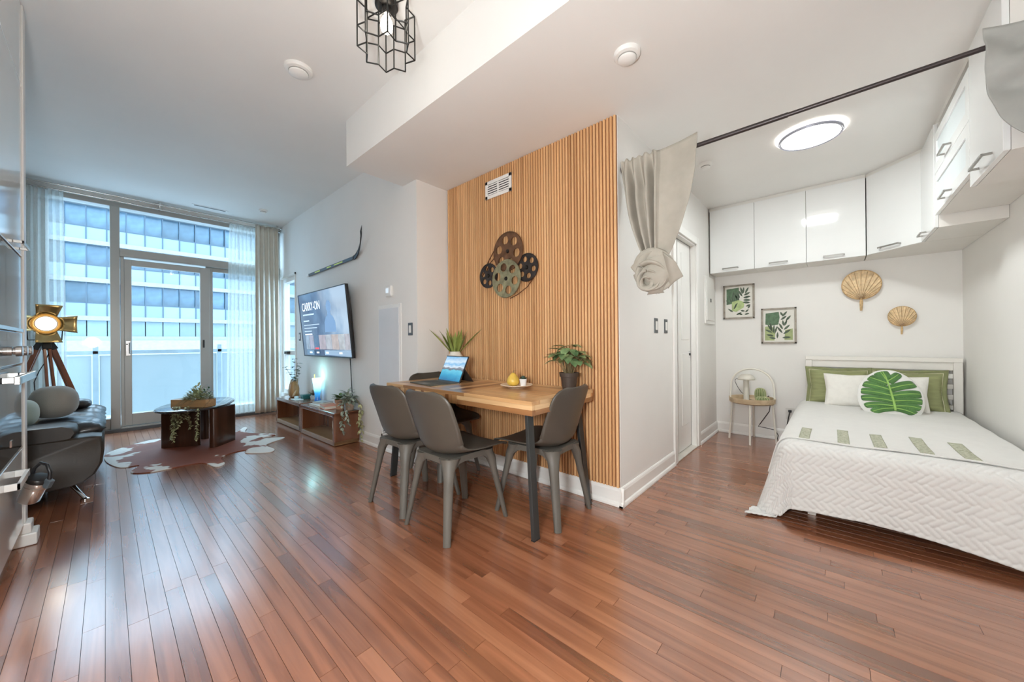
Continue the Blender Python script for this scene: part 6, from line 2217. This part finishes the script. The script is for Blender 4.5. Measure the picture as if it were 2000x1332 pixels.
# ------------------------------------------------------------------ ceiling fittings
clt = thing('ceiling_light', 'flat round glowing ceiling light with a grey rim in the bedroom', 'ceiling light', (3.343, 0.111, ZL))
MB().lathe([(0.172, -0.006), (0.181, -0.010), (0.181, -0.032), (0.177, -0.037), (0.172, -0.032)], n=40).build('rim', mat('rim_grey', (0.28, 0.29, 0.34), 0.35, 0.3), clt, smooth=40)
MB().lathe([(0.001, -0.002), (0.174, -0.002), (0.174, -0.030), (0.15, -0.036), (0.001, -0.037)], n=40).build('diffuser', emis('ceiling_diffuser', (1.0, 0.97, 0.93), 5.0), clt, smooth=40)
MB().lathe([(0.172, -0.001), (0.196, -0.001), (0.200, -0.012), (0.190, -0.020), (0.181, -0.018)], n=40).build('glow_ring', emis('glow_ring', (1.0, 0.97, 0.93), 1.1), clt, smooth=40)
for (x_, y_, z_, r_, lab, nm) in ((1.775, 0.775, ZL, 0.066, 'white round smoke detector on the low ceiling in front of the curtain rod', 'smoke_detector'), (3.328, 0.783, ZL, 0.050, 'small white ceiling sensor beside the knotted beige curtain', 'smoke_detector'), (0.868, 2.675, ZH, 0.085, 'round white ceiling speaker cover beside the wire cage lamp', 'ceiling_speaker'), (1.445, 5.861, ZH, 0.050, 'white ceiling sensor near the cream curtain', 'smoke_detector')):
    t = thing(nm, lab, 'detector' if 'smoke' in nm else 'speaker', (x_, y_, z_))
    MB().lathe([(0.001, 0), (r_, 0), (r_, -0.012), (r_ * 0.92, -0.020), (r_ * 0.7, -0.024), (r_ * 0.66, -0.036), (r_ * 0.5, -0.044), (0.001, -0.046)], n=28).build('housing', WHITE, t, smooth=35)
    MB().lathe([(r_ * 0.70, -0.0242), (r_ * 0.69, -0.030), (r_ * 0.685, -0.030), (r_ * 0.68, -0.0242)], n=28, caps=False).build('slot_ring', mat('slot_grey', (0.30, 0.29, 0.27), 0.5), t)
lv = thing('slot_diffuser', 'dark linear air slot in the ceiling near the window', 'vent', (0.942, 6.29, ZH))
MB().box(-0.19, 0.19, -0.028, 0.028, -0.005, 0.0).build('slot_frame', WHITE, lv, bevel=0.002)
MB().box(-0.165, 0.165, -0.012, 0.012, -0.007, -0.003).build('slot_opening', mat('vent_black', (0.05, 0.05, 0.05), 0.6), lv)

pe = thing('cage_pendant', 'black wire star shaped cage lamp with a glowing bulb on the high ceiling', 'ceiling lamp', (1.02, 1.80, ZH))
MB().lathe([(0.001, 0), (0.06, 0), (0.06, -0.022), (0.05, -0.028), (0.001, -0.028)], n=26).build('canopy', DARKM, pe, smooth=35)
MB().lathe([(0.001, -0.028), (0.024, -0.028), (0.024, -0.052), (0.020, -0.060), (0.001, -0.060)], n=18).build('socket', DARKM, pe, smooth=35)
MB().lathe([(0.012, -0.058), (0.014, -0.070), (0.030, -0.105), (0.033, -0.128), (0.028, -0.152), (0.014, -0.165), (0.001, -0.168)], n=20).build('bulb', emis('bulb_glow', (1.0, 0.93, 0.80), 2.8), pe, smooth=180)
NS = 8
star = []
for i in range(NS * 2):
    a = PI * i / NS + 0.30
    r_ = 0.148 if i % 2 == 0 else 0.108
    star.append(Vector((r_ * cos(a), r_ * sin(a), 0)))
WIRE = mat('cage_wire', (0.045, 0.045, 0.042), 0.3, 0.7, var=0.1)
for z_ in (-0.030, -0.165, -0.275):
    for i in range(NS * 2):
        a, b = star[i], star[(i + 1) % (NS * 2)]
        MB().cyl(a + Vector((0, 0, z_)), b + Vector((0, 0, z_)), 0.0038, n=6).build('cage_bar', WIRE, pe, smooth=60)
for i in range(NS * 2):
    MB().cyl(star[i] + Vector((0, 0, -0.030)), star[i] + Vector((0, 0, -0.275)), 0.0038, n=6).build('cage_upright', WIRE, pe, smooth=60)
for i in range(0, NS * 2, 4):
    MB().cyl(star[i] + Vector((0, 0, -0.030)), Vector((0, 0, -0.024)), 0.0038, n=6).build('cage_spoke', WIRE, pe, smooth=60)
gl = thing('fill_light_stand', 'slim steel stand added under the unseen fill light beside the camera', 'lamp', (-0.22, 0.30, 0))  # made-up stand out of view, carries the added fill light
MB().lathe([(0.001, 0), (0.14, 0), (0.14, 0.02), (0.012, 0.03), (0.010, 1.22), (0.04, 1.24), (0.001, 1.25)], n=24).build('stand', STEEL, gl, smooth=40)
